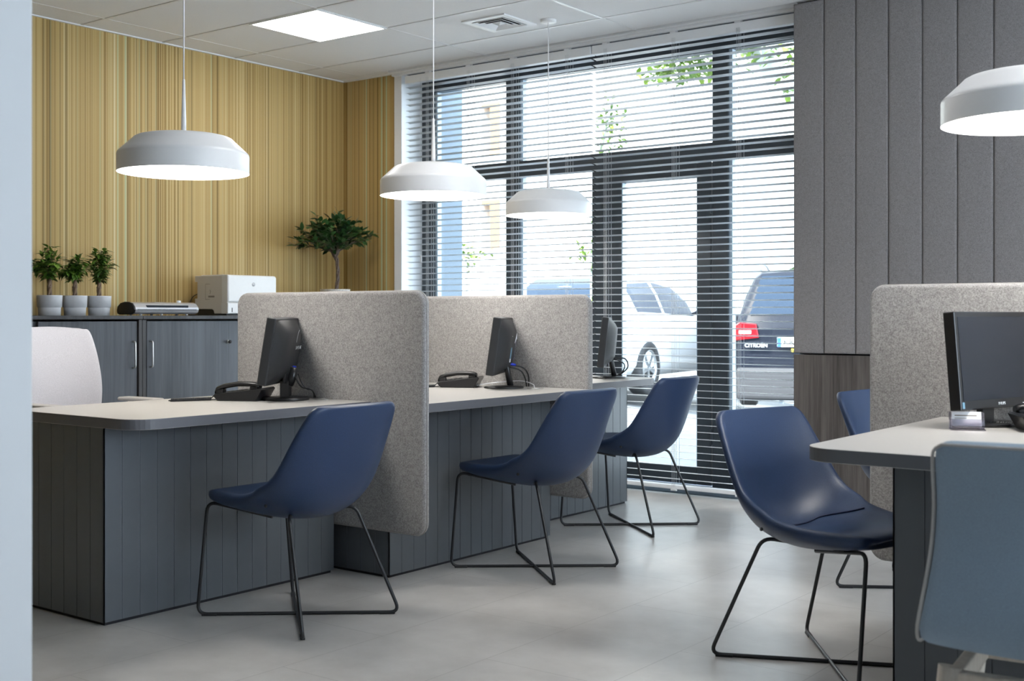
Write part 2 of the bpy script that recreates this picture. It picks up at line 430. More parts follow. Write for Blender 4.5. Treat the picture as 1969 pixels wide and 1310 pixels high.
# ------------------------------------------------------------------ room shell
ZC = 2.90
XW, YW = -6.60, 6.56          # yellow wall, window-side wall
XL = -5.99                    # left edge of window opening
XR = -2.86                    # right edge of window opening
b = MB(); b.box(-6.7, 3.2, -3.2, 6.99, -0.12, 0); struct(b.build('floor', M_floor))
b = MB(); b.box(-6.75, XW, -3.2, 7.0, -0.1, 3.1); struct(b.build('wall_left', M_paper))
b = MB(); b.box(XW, XL-0.075, YW, 7.0, -0.1, 3.1); struct(b.build('wall_far_left', M_paper))
b = MB(); b.box(XL-0.075, XL, YW-0.012, 6.99, 0, 2.897, bev=0.004); struct(b.build('trim_1', M_alu))
b = MB(); b.box(XR, 3.2, YW, 7.0, -0.1, 3.1); struct(b.build('wall_far_right', M_white))
# opening added in the unseen right wall to let daylight in from that side
b = MB(); b.box(3.0, 3.2, -3.2, 2.0, -0.1, 3.1); b.box(3.0, 3.2, 6.2, YW, -0.1, 3.1); b.box(3.0, 3.2, 2.0, 6.2, -0.1, 0.7); b.box(3.0, 3.2, 2.0, 6.2, 2.6, 3.1)
struct(b.build('wall_right', M_dim))
b = MB(); b.box(-6.6, 3.0, -3.2, -3.0, -0.1, 3.1); struct(b.build('wall_back', M_dim))
# pale wall end close to the camera
b = MB(); b.box(-2.45, -2.03, -3.0, 1.222, 0, ZC-0.002, bev=0.003); struct(b.build('wall_near_left', M_column))
# lintel and sill of the glazed front
b = MB(); b.box(XL, XR, 6.68, 7.0, 2.878, 3.1); struct(b.build('wall_lintel', M_white))
b = MB(); b.box(XL, XR, 6.60, 6.95, 0.0, 0.03, bev=0.004); struct(b.build('trim_2', M_bluewall))
# ceiling: tiles, T-bar grid and dark shadow gap
b = MB()
b.box(-6.75, 3.2, -3.2, 7.0, ZC+0.006, ZC+0.2, 1)
xs = [-6.34, -5.14] + [-5.14+1.2*k for k in range(1, 7)]
ys = [4.89+0.6*k for k in range(-13, 3)]
ex = [XW]+xs+[3.0]; ey = [-3.0]+ys+[YW-0.09]
for i in range(len(ex)-1):
    for j in range(len(ey)-1):
        x0, x1, y0, y1 = ex[i]+0.013, ex[i+1]-0.013, ey[j]+0.013, ey[j+1]-0.013
        if x1-x0 < .02 or y1-y0 < .02: continue
        segs = [(x0, x1)]
        if abs(ex[i]+6.34) < .01 and abs(ey[j]-4.89) < .01: segs = [(x0, -5.75)]       # room for the light panel
        for a, c in segs: b.box(a, c, y0, y1, ZC+0.001, ZC+0.03, 0)
b.box(XW, XL-0.07, YW-0.10, YW, ZC+0.001, ZC+0.03, 0); b.box(XR, 3.0, YW-0.10, YW, ZC+0.001, ZC+0.03, 0)
for x in xs: b.box(x-0.010, x+0.010, -3.0, YW-0.09, ZC-0.001, ZC+0.02, 2)
for y in ys: b.box(XW, 3.0, y-0.010, y+0.010, ZC-0.002, ZC+0.02, 2)
struct(b.build('ceiling', [M_ceil, M_gap, M_tbar]))
b = MB()      # edge angles
b.box(XW, XW+0.02, -3.0, YW, ZC-0.006, ZC+0.004); b.box(XW, XL-0.075, YW-0.02, YW, ZC-0.006, ZC+0.004)
struct(b.build('trim_3', M_alu))
b = MB()      # profile between ceiling and blind recess
b.box(XL-0.07, XR, YW-0.085, YW-0.052, ZC-0.012, ZC+0.03, bev=0.004); b.box(XL-0.07, XR, YW-0.047, YW-0.015, ZC-0.028, ZC+0.03, bev=0.004)
b.box(XL-0.07, XR, YW-0.015, YW+0.12, ZC-0.012, ZC+0.03, 1)  # dark colour stands in for the shade in the gap above the headrail
struct(b.build('trim_4', [M_alu, M_gap]))

# ------------------------------------------------------------------ glazed front
def glazed():
    root = bpy.data.objects.new('window_1', None); C.objects.link(root); struct(root)
    root['label'] = 'full height anthracite framed window wall behind the venetian blinds'
    f = MB(); Y0, Y1 = 6.75, 6.82
    def fr(x0, x1, z0, z1, y0=Y0, y1=Y1): f.box(x0, x1, y0, y1, z0, z1, bev=0.004)
    fr(XL+0.02, -5.85, 0.03, 2.865); fr(-5.18, -5.06, 0.03, 2.865); fr(-3.55, -3.44, 0.03, 2.865); fr(XR-0.09, XR, 0.03, 2.865)
    fr(-5.85, XR-0.02, 2.765, 2.865, Y0-0.003, Y1); fr(-5.85, XR-0.02, 2.085, 2.195, Y0-0.003, Y1)
    fr(-5.85, -4.45, 0.03, 0.14); fr(-3.44, XR-0.02, 0.03, 0.14)
    fr(-4.45, -4.33, 0.03, 2.09)
    f.build('window_frame', M_frame, root)
    g = MB()
    for x, z0, z1 in ((-5.05, 0.14, 2.765), (-3.43, 0.14, 2.765), (-5.84, 0.14, 2.765)):
        g.box(x-0.012, x+0.012, 6.765, 6.81, z0, z1)
    g.build('glazing_bead', M_gasket, root)
    for x0, x1, z0, z1 in ((-5.85, -5.18, 2.195, 2.765), (-5.06, -3.55, 2.195, 2.765), (-3.44, XR-0.09, 2.195, 2.765),
                           (-5.85, -5.18, 0.14, 2.085), (-5.06, -4.45, 0.14, 2.085), (-3.44, XR-0.09, 0.14, 2.085)):
        p = MB(); p.box(x0, x1, 6.782, 6.790, z0, z1); p.build('pane', M_glass, root)
    dr = bpy.data.objects.new('door_1', None); C.objects.link(dr); struct(dr)
    dr['label'] = 'glazed anthracite street door behind the right blind'
    f = MB()
    for x0, x1, z0, z1 in ((-4.32, -4.22, 0.04, 2.075), (-3.66, -3.56, 0.04, 2.075), (-4.22, -3.66, 1.985, 2.075), (-4.22, -3.66, 0.04, 0.15)):
        f.box(x0, x1, 6.755, 6.815, z0, z1, bev=0.004)
    f.build('door_leaf_frame', M_frame, dr)
    p = MB(); p.box(-4.22, -3.66, 6.782, 6.790, 0.15, 1.985); p.build('pane', M_glass, dr)
    p = MB(); p.box(-3.665, -3.655, 6.76, 6.78, 0.15, 1.985); p.box(-4.225, -4.215, 6.76, 6.81, 0.15, 1.985); p.build('glazing_bead', M_gasket, dr)
    h = MB()
    for z in (0.30, 0.98, 1.75): h.lathe([(0.009, z), (0.009, z+0.10)], 10, c=(-3.555, 6.75))
    h.build('hinge', M_frame, dr)
glazed()

# ------------------------------------------------------------------ venetian blinds
def blind(x0, x1, label, cords):
    t = thing('venetian_blind', label, 'blind', (0, 0, 0), group='venetian blinds over the glazed front')
    Y = YW-0.005
    h = MB(); h.box(x0, x1, Y-0.026, Y+0.030, 2.806, 2.862, bev=0.003)
    h.build('headrail', M_alu, t)
    s = MB(); n = 64; z0, z1 = 0.095, 2.775
    ta = math.radians(-6)
    for k in range(n):
        z = z0+(z1-z0)*k/(n-1)
        dz = random.uniform(-0.0006, 0.0006)
        pts = []
        for q in range(5):
            u = -1+q*0.5                     # -1 room side, +1 street side
            yy = u*0.025*math.cos(ta); zz = u*0.025*math.sin(ta)+0.003*(1-u*u)
            pts.append((Y+yy, z+zz+dz))
        b_ = bmesh.new()
        r0 = [b_.verts.new((x0+0.004, p[0], p[1])) for p in pts]; r1 = [b_.verts.new((x1-0.004, p[0], p[1])) for p in pts]
        q0 = [b_.verts.new((x0+0.004, p[0], p[1]-0.0006)) for p in pts]; q1 = [b_.verts.new((x1-0.004, p[0], p[1]-0.0006)) for p in pts]
        for a in range(4):
            for f in ((r0[a], r1[a], r1[a+1], r0[a+1]), (q0[a+1], q1[a+1], q1[a], q0[a])):
                ff = b_.faces.new(f); ff.smooth = True
            b_.faces.new((r0[a+1], q0[a+1], q0[a], r0[a])); b_.faces.new((r1[a], q1[a], q1[a+1], r1[a+1]))
        b_.faces.new((r0[0], q0[0], q1[0], r1[0])); b_.faces.new((r1[4], q1[4], q0[4], r0[4]))
        s.add(b_)
    s.build('slats', M_slat, t)
    r = MB(); r.box(x0+0.002, x1-0.002, Y-0.025, Y+0.025, 0.035, 0.060, bev=0.004); r.build('bottom_rail', M_alu, t)
    c = MB()
    for x in cords:
        for dx, dy in ((-0.010, -0.028), (0.010, -0.028), (0.0, -0.027), (-0.010, 0.028), (0.010, 0.028)):
            c.tube([(x+dx, Y+dy, 0.05), (x+dx, Y+dy, 2.83)], 0.0011, 5)
    c.build('ladder_cords', M_slat, t)
    for x in cords:
        g = MB(); g.box(x-0.02, x+0.02, Y-0.030, Y-0.015, 0.025, 0.036, bev=0.002); g.build('cord_clip', M_alu, t)
        g = MB(); g.box(x-0.03, x+0.01, Y-0.020, Y+0.01, 2.863, 2.886); g.build('ceiling_bracket', M_alu, t)
    return t
bl = blind(-5.94, -4.315, 'white venetian blind at left, next to the yellow wall, behind the partitioned desks', [-5.72, -5.34, -4.95, -4.50])
x_c = -5.78; Yb = YW-0.04
c = MB(); c.tube([(x_c, Yb, 2.83), (x_c+0.005, Yb, 1.55)], 0.0014, 5); c.lathe([(0.001, 1.55), (0.006, 1.54), (0.007, 1.50), (0.002, 1.49)], 10, c=(x_c+0.005, Yb))
c.build('pull_cord', M_slat, bl)
blind(-4.305, -2.885, 'white venetian blind at right, in front of the glazed door beside the grey wall', [-4.20, -3.70, -3.26])

# ------------------------------------------------------------------ padded wall and dark wood cladding
ordn = ['first', 'second', 'third', 'fourth', 'fifth', 'sixth', 'seventh', 'eighth']
PX = [-2.868+0.1835*k for k in range(9)]
for k in range(7):
    t = MB(); b_ = bmesh.new()
    x0, x1, z0, z1 = PX[k]+0.001, PX[k+1]-0.001, 0.897, ZC-0.012
    bmesh.ops.create_cube(b_, size=1)
    for v in b_.verts: v.co = Vector((x0+(v.co.x+.5)*(x1-x0), 6.43+(v.co.y+.5)*(YW-6.43), z0+(v.co.z+.5)*(z1-z0)))
    eds = [e for e in b_.edges if all(v.co.y < 6.5 for v in e.verts)]
    bmesh.ops.bevel(b_, geom=eds, offset=0.014, segments=4, affect='EDGES', profile=0.55)
    for f in b_.faces: f.smooth = True
    t.add(b_)
    o = t.build('wall_panel', M_wallfelt)
    nm = 'grey felt padded wall panel, %s upright strip from the blinds' % ordn[k]
    tag(o, nm, 'wall panel', 'upright padded panels on the far wall')
b = MB(); b.box(PX[0]+0.004, PX[7]+0.3, 6.52, YW, 0.89, ZC-0.015); struct(b.build('trim_5', M_seam))
b = MB(); b.box(PX[0]-0.002, -1.2, 6.445, YW, 0.0, 0.888, bev=0.002); struct(b.build('trim_6', M_wenge))

# ------------------------------------------------------------------ ceiling fittings
def light_panel(x, y, label, dz=0.0):
    t = thing('ceiling_light', label, 'ceiling light', (x, y, ZC+dz))
    f = MB()
    for a in ((-0.298, 0.298, -0.298, -0.285), (-0.298, 0.298, 0.285, 0.298), (-0.298, -0.285, -0.285, 0.285), (0.285, 0.298, -0.285, 0.285)):
        f.box(*a, -0.006, 0.0045)
    f.build('frame', M_alu, t)
    d = MB(); d.box(-0.285, 0.285, -0.285, 0.285, -0.003, 0.0045); d.build('diffuser', M_panelglow, t)
    return t
lp = light_panel(-5.44, 5.19, 'square white recessed ceiling light glowing near the yellow wall corner')
for px_, py_, where in ((-3.04, 3.99, 'over the aisle by the middle desk'), (-0.64, 3.99, 'over the right desk')):  # two unseen panels, added to brighten the room
    light_panel(px_, py_, 'added unseen fill light panel '+where, -0.005)
def vent():
    t = thing('ceiling_vent', 'square white ceiling air diffuser with stepped louvres beside the rearmost pendant cord', 'air vent', (-4.50, 5.80, ZC))
    h = 0.165
    def ring(m, o, i, z0, z1):
        m.prism([(-o, -o), (o, -o), (o, -i), (-o, -i)], z0, z1); m.prism([(-o, i), (o, i), (o, o), (-o, o)], z0, z1)
        m.prism([(-o, -i), (-i, -i), (-i, i), (-o, i)], z0, z1); m.prism([(i, -i), (o, -i), (o, i), (i, i)], z0, z1)
    f = MB(); ring(f, h, h-0.042, -0.008, 0.0); f.build('flange', M_alu, t)
    k = MB(); k.box(-h+0.04, h-0.04, -h+0.04, h-0.04, -0.0030, -0.0005); k.build('throat', M_seam, t)
    for o in (0.120, 0.088, 0.056):
        l = MB(); b_ = bmesh.new()
        A = [b_.verts.new((sx*o, sy*o, -0.010)) for sx, sy in ((-1, -1), (1, -1), (1, 1), (-1, 1))]
        B = [b_.verts.new((sx*(o-0.020), sy*(o-0.020), -0.0035)) for sx, sy in ((-1, -1), (1, -1), (1, 1), (-1, 1))]
        D = [b_.verts.new((sx*(o-0.003), sy*(o-0.003), -0.012)) for sx, sy in ((-1, -1), (1, -1), (1, 1), (-1, 1))]
        for i in range(4):
            j = (i+1) % 4
            b_.faces.new((A[i], A[j], B[j], B[i])); b_.faces.new((D[i], D[j], A[j], A[i])); b_.faces.new((B[i], B[j], D[j], D[i]))
        bmesh.ops.recalc_face_normals(b_, faces=b_.faces[:]); l.add(b_); l.build('louvre', M_alu, t)
    l = MB(); b_ = bmesh.new(); ap = b_.verts.new((0, 0, -0.016)); q = [b_.verts.new((sx*0.03, sy*0.03, -0.004)) for sx, sy in ((-1, -1), (1, -1), (1, 1), (-1, 1))]
    for i in range(4): b_.faces.new((q[i], q[(i+1) % 4], ap))
    b_.faces.new(q[::-1]); l.add(b_); l.build('louvre', M_alu, t)
vent()

def pendant(x, y, zr, label, proto=None):
    """zr: height of the rim"""
    if proto: return dup(proto, (x, y, zr), 0, label)
    t = thing('pendant_lamp', label, 'pendant lamp', (x, y, zr), group='white dish pendants over the desks')
    R = 0.259
    s = MB()
    outer = [(R, 0), (R, 0.070), (R-0.002, 0.077), (R-0.008, 0.084), (R-0.016, 0.091), (0.775*R, 0.130), (0.745*R, 0.138), (0.70*R, 0.144), (0.62*R, 0.149), (0.45*R, 0.154), (0.0, 0.157)]
    inner = [(0.0, 0.150), (0.6*R, 0.142), (0.73*R, 0.128), (R-0.02, 0.084), (R-0.006, 0.07), (R-0.004, 0.0), (R, 0)]
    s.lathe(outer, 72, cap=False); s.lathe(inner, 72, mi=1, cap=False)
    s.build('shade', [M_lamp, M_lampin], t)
    d = MB(); d.lathe([(0.0, 0.030), (0.145, 0.030), (0.155, 0.036), (0.155, 0.070), (0.0, 0.070)], 48, cap=False); d.build('diffuser', M_lampglow, t)
    e = MB(); e.lathe([(0.010, 0.155), (0.010, 0.21), (0.0075, 0.30), (0.0055, 0.375), (0.003, 0.380)], 16); e.build('stem', M_lamp, t)
    H_ = ZC-zr
    c_ = MB(); c_.tube([(0, 0, 0.375), (0, 0, H_-0.03)], 0.0032, 8); c_.build('cord', M_lamp, t)
    k = MB(); k.lathe([(0.0, H_-0.046), (0.046, H_-0.046), (0.048, H_-0.044), (0.048, H_-0.0005), (0.0, H_-0.0005)], 32, cap=False); k.build('ceiling_rose', M_lamp, t)
    return t
ZR = 1.693
p1 = pendant(-3.979, 3.055, 1.684, 'white dish pendant lamp hanging over the nearest left desk, before the yellow wall')
pendant(-3.847, 4.434, ZR, 'white dish pendant lamp hanging over the middle left desk, left of the window', p1)
pendant(-4.226, 5.932, 1.715, 'white dish pendant lamp hanging over the rearmost left desk, before the blinds', p1)
pendant(-0.948, 3.850, ZR, 'white dish pendant lamp cut by the right frame edge, before the grey padded wall', p1)

# ------------------------------------------------------------------ desks
TZ, TT = 0.748, 0.038
def desk(name_label, x0, x1, y0, y1, bx0, bx1, by0, by1, corners, faces, side=1, grp='grey reception desks'):
    t = thing('desk', name_label, 'desk', (0, 0, 0), group=grp)
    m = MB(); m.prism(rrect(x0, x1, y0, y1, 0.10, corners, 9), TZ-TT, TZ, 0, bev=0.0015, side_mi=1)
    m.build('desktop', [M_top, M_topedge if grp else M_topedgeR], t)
    p = MB(); g = 0.0022; pitch = 0.0775; d = 0.0022
    zb, zt = 0.012, TZ-TT
    p.box(bx0+d, bx1-d, by0+d, by1-d, zb, zt, 1)
    for f in faces:
        if f in ('x+', 'x-'):
            a, n = by0, max(1, round((by1-by0)/pitch)); st = (by1-by0)/n
            for k in range(n):
                u0, u1 = a+k*st+(g/2 if k else 0), a+(k+1)*st-(g/2 if k < n-1 else 0)
                if f == 'x+': p.box(bx1-d-0.004, bx1, u0, u1, zb, zt, 0, bev=0.0007, seg=1)
                else: p.box(bx0, bx0+d+0.004, u0, u1, zb, zt, 0, bev=0.0007, seg=1)
        else:
            a, n = bx0, max(1, round((bx1-bx0)/0.082)); st = (bx1-bx0)/n
            for k in range(n):
                u0, u1 = a+k*st+(g/2 if k else 0), a+(k+1)*st-(g/2 if k < n-1 else 0)
                if f == 'y-': p.box(u0, u1, by0, by0+d+0.004, zb, zt, 0, bev=0.0007, seg=1)
                else: p.box(u0, u1, by1-d-0.004, by1, zb, zt, 0, bev=0.0007, seg=1)
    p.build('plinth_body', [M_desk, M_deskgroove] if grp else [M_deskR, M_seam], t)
    q = MB(); q.box(bx0+0.01, bx1-0.01, by0+0.01, by1-0.01, 0.0, 0.013); q.build('kick', M_seam, t)
    return t
def grommet(t, x, y):
    m = MB(); m.lathe([(0.026, TZ), (0.040, TZ), (0.041, TZ+0.0015), (0.039, TZ+0.003), (0.030, TZ+0.0035), (0.028, TZ+0.0006)], 28, c=(x, y), cap=False)
    m.lathe([(0.0, TZ+0.0008), (0.028, TZ+0.0008)], 24, c=(x, y), cap=False)
    m.build('cable_grommet', M_silver, t)
d1 = desk('grey desk nearest the camera on the left, rounded corner toward the aisle', -4.35, -3.54, 2.515, 3.677, -4.33, -3.75, 2.532, 3.668, (0, 1, 0, 0), ('x+', 'y-'))
grommet(d1, -3.80, 3.655)
d2 = desk('grey desk in the middle of the left row, between two felt partitions', -4.30, -3.26, 3.723, 4.925, -4.06, -3.478, 3.724, 4.897, (0, 0, 0, 0), ('x+', 'y-'))
grommet(d2, -3.50, 4.80)
d3 = desk('grey desk at the rear of the left row, in front of the blinds', -4.35, -3.54, 4.975, 6.09, -4.33, -3.753, 4.976, 6.071, (0, 0, 1, 0), ('x+', 'y+'))
dR = desk('grey desk at the right, rounded corner toward the aisle, card holder on top', -1.375, -0.30, 3.115, 4.355, -1.13, -0.45, 3.17, 4.34, (1, 0, 0, 0), ('x-', 'y-'), grp=None)

def partition(x0, x1, y, label, z0=0.205, z1=1.212):
    t = thing('desk_screen', label, 'desk partition', ((x0+x1)/2, y, 0), group='felt desk partitions')
    h = (x1-x0)/2; Mx = Matrix(((1, 0, 0, 0), (0, 0, -1, 0), (0, 1, 0, 0), (0, 0, 0, 1)))
    m = MB(); m.prism(rrect(-h, h, z0, z1, 0.055, (1, 1, 1, 1), 8), -0.021, 0.021, 0, M=Mx, bev=0.014, seg=4)
    o = m.build('padded_board', M_felt, t)
    for p in o.data.polygons: p.use_smooth = p.area < 0.004
    # piping seam around the edge
    pts = [(x, 0, z) for x, z in rrect(-h-0.0008, h+0.0008, z0-0.0008, z1+0.0008, 0.055, (1, 1, 1, 1), 8)]; pts.append(pts[0])
    s = MB(); s.tube(pts, 0.0022, 6); s.build('edge_seam', M_rim, t)
    return t
partition(-4.402, -3.245, 3.70, 'grey melange felt partition between the nearest and middle left desks')
partition(-4.41, -3.266, 4.95, 'grey melange felt partition between the middle and rear left desks')
partition(-1.645, -0.45, 4.385, 'grey melange felt partition behind the right desk and its monitor', 0.203, 1.222)

# ------------------------------------------------------------------ visitor chairs (navy shell on crossed wire sled)
def shell_grid(rows, nc=14, n=3):
    """rows: (f, z, half width, edge forward shift, edge lift); returns grid of points across the sheet"""
    K = [tuple(r) for r in rows]
    S = []
    ext = [tuple(2*a-b_ for a, b_ in zip(K[0], K[1]))]+K+[tuple(2*a-b_ for a, b_ in zip(K[-1], K[-2]))]
    for i in range(1, len(ext)-2):
        a, b_, c_, d_ = ext[i-1:i+3]
        for k in range(n):
            t = k/n
            S.append(tuple(0.5*((2*q)+(r-p)*t+(2*p-5*q+4*r-s_)*t*t+(3*q-p-3*r+s_)*t**3) for p, q, r, s_ in zip(a, b_, c_, d_)))
    S.append(K[-1])
    G = []
    for f, z, w_, ef, ez in S:
        row = []
        for k in range(nc+1):
            s = -1+2*k/nc
            e = abs(s)**2.3
            row.append((w_*s, f+ef*e, z+ez*e))
        G.append(row)
    return G
def sheet(G, th, name, mat, parent, sub=1):
    me = bpy.data.meshes.new(name); b_ = bmesh.new()
    V_ = [[b_.verts.new(p) for p in r] for r in G]
    for i in range(len(V_)-1):
        for k in range(len(V_[0])-1):
            f = b_.faces.new((V_[i][k], V_[i][k+1], V_[i+1][k+1], V_[i+1][k])); f.smooth = True
    b_.normal_update(); b_.to_mesh(me); b_.free(); me.materials.append(mat)
    o = bpy.data.objects.new(name, me); C.objects.link(o)
    sm = o.modifiers.new('thick', 'SOLIDIFY'); sm.thickness = th; sm.offset = -1.0; sm.use_even_offset = False
    if sub:
        ss = o.modifiers.new('smooth', 'SUBSURF'); ss.levels = sub; ss.render_levels = sub
    dg = bpy.context.evaluated_depsgraph_get(); dg.update()
    m2 = bpy.data.meshes.new_from_object(o.evaluated_get(dg)); o.modifiers.clear(); o.data = m2
    for p in m2.polygons: p.use_smooth = True
    o.parent = parent
    return o
def thick_sheet(G, th, name, mat, parent):
    """closed shell: the sheet plus an outer skin offset by a thickness that varies along the rows"""
    b_ = bmesh.new(); V_ = [[b_.verts.new(p) for p in r] for r in G]
    for i in range(len(V_)-1):
        for k in range(len(V_[0])-1): b_.faces.new((V_[i][k], V_[i][k+1], V_[i+1][k+1], V_[i+1][k]))
    b_.normal_update()
    def tk(i):
        for (a, x), (c_, y) in zip(th, th[1:]):
            if a <= i <= c_: return x+(y-x)*(i-a)/(c_-a)
        return th[-1][1]
    W_ = []
    nk = len(G[0])-1
    for i, r in enumerate(V_):
        row = []
        for k, v in enumerate(r):
            e = abs(-1+2*k/nk)
            q = tk(i)*(1-0.25*e**6)
            row.append(v.co+v.normal*q)
        W_.append(row)
    W_ = [[b_.verts.new(p) for p in r] for r in W_]
    for i in range(len(V_)-1):
        for k in range(nk): b_.faces.new((W_[i+1][k], W_[i+1][k+1], W_[i][k+1], W_[i][k]))
        b_.faces.new((V_[i][0], V_[i+1][0], W_[i+1][0], W_[i][0])); b_.faces.new((V_[i+1][nk], V_[i][nk], W_[i][nk], W_[i+1][nk]))
    for k in range(nk):
        b_.faces.new((V_[0][k+1], V_[0][k], W_[0][k], W_[0][k+1])); b_.faces.new((V_[-1][k], V_[-1][k+1], W_[-1][k+1], W_[-1][k]))
    bmesh.ops.recalc_face_normals(b_, faces=b_.faces[:])
    me = bpy.data.meshes.new(name); b_.to_mesh(me); b_.free(); me.materials.append(mat)
    o = bpy.data.objects.new(name, me); C.objects.link(o)
    ss = o.modifiers.new('smooth', 'SUBSURF'); ss.levels = 1; ss.render_levels = 1
    dg = bpy.context.evaluated_depsgraph_get(); dg.update()
    m2 = bpy.data.meshes.new_from_object(o.evaluated_get(dg)); o.modifiers.clear(); o.data = m2
    for p in m2.polygons: p.use_smooth = True
    o.parent = parent
    return o
CH_ROWS = [(0.300, 0.447, 0.150, 0.0, 0.000), (0.293, 0.457, 0.182, -0.004, 0.000), (0.26, 0.461, 0.205, 0.0, 0.002), (0.17, 0.445, 0.228, 0, 0.024),
           (0.07, 0.426, 0.240, 0, 0.050), (-0.02, 0.413, 0.246, 0.0, 0.080), (-0.09, 0.413, 0.248, 0.030, 0.102),
           (-0.15, 0.428, 0.246, 0.052, 0.104), (-0.198, 0.472, 0.244, 0.062, 0.088), (-0.230, 0.540, 0.240, 0.062, 0.065), (-0.253, 0.620, 0.234, 0.052, 0.042),
           (-0.274, 0.695, 0.226, 0.040, 0.022), (-0.290, 0.757, 0.216, 0.026, 0.008), (-0.297, 0.784, 0.202, 0.020, 0.002), (-0.301, 0.798, 0.178, 0.016, 0.0)]
def make_chair(label, loc, rz):
    t = thing('visitor_chair', label, 'chair', loc, rz, group='navy shell chairs on wire sled legs')
    G = shell_grid(CH_ROWS)
    thick_sheet(G, [(0, .022), (4, .042), (9, .054), (13, .050), (18, .042), (26, .034), (43, .030)], 'seat_shell', M_blue, t)
    # stitched seam where the back meets the seat
    pts = []
    for k in range(1, 14):
        s = -1+2*k/14; a = 1-s*s
        f_ = 0.075-0.215*a**0.6
        best = min((abs(p[1]-f_), i) for i, p in enumerate([r[k] for r in G[:26]]))[1]
        p = G[best][k]; pts.append((p[0], p[1]+0.002, p[2]+0.0035))
    sm = MB(); sm.tube(spline(pts, 3), 0.0028, 6); sm.build('stitched_seam', M_blueseam, t)
    for s in (-1, 1):
        fr = MB(); r = 0.0065
        A = (s*0.235, 0.288, r); B = (-s*0.242, -0.285, r)
        At = (s*0.190, 0.285, 0.417); Bt = (-s*0.165, -0.130, 0.400)
        z = 0.0 if s > 0 else 0.0
        pts = [(s*0.10, 0.03, 0.374), (s*0.150, 0.19, 0.400), At, A, B, Bt, (-s*0.085, -0.06, 0.384)]
        if s < 0: pts = [Vector(p) for p in pts]
        fr.tube(fillet(pts, 0.038, 6), r, 10)
        fr.build('sled_tube', M_tube, t)
        for q, a_ in (((s*0.207, 0.254), 0), ((-s*0.213, -0.250), 0)):
            gl = MB()
            ang = math.atan2(0.573, s*0.477)
            Mx = Matrix.Translation((q[0], q[1], 0.004)) @ Matrix.Rotation(ang, 4, 'Z')
            gl.box(-0.028, 0.028, -0.008, 0.008, -0.004, 0.005, bev=0.002, M=Mx)
            gl.build('floor_glide', M_blackmat, t)
    for s in (-1, 1):
        pl = MB(); pl.box(s*0.15-0.022, s*0.15+0.022, 0.15, 0.19, 0.402, 0.414, bev=0.002); pl.build('mounting_plate', M_blackmat, t)
    for s in (-1, 1):
        bo = MB(); bo.lathe([(0.0, 0), (0.006, 0.0), (0.006, 0.004), (0.0, 0.006)], 10, M=Matrix.Translation((s*0.226, -0.080, 0.440)) @ Matrix.Rotation(s*PI/2, 4, 'Y'), cap=False)
        bo.build('bolt', M_tube, t)
    return t
ch1 = make_chair('navy shell chair at the nearest left desk', (-3.322, 3.068, 0), PI/2)
dup(ch1, (-3.118, 4.278, 0), math.radians(89), 'navy shell chair at the middle left desk')
dup(ch1, (-3.340, 5.440, 0), math.radians(90), 'navy shell chair at the rear left desk, before the blinds')
dup(ch1, (-1.516, 3.670, 0), math.radians(-105.5), 'navy shell chair pulled up to the right desk, seat facing the camera')
dup(ch1, (-1.60, 4.90, 0), math.radians(-98), 'navy shell chair half hidden behind the right felt partition')

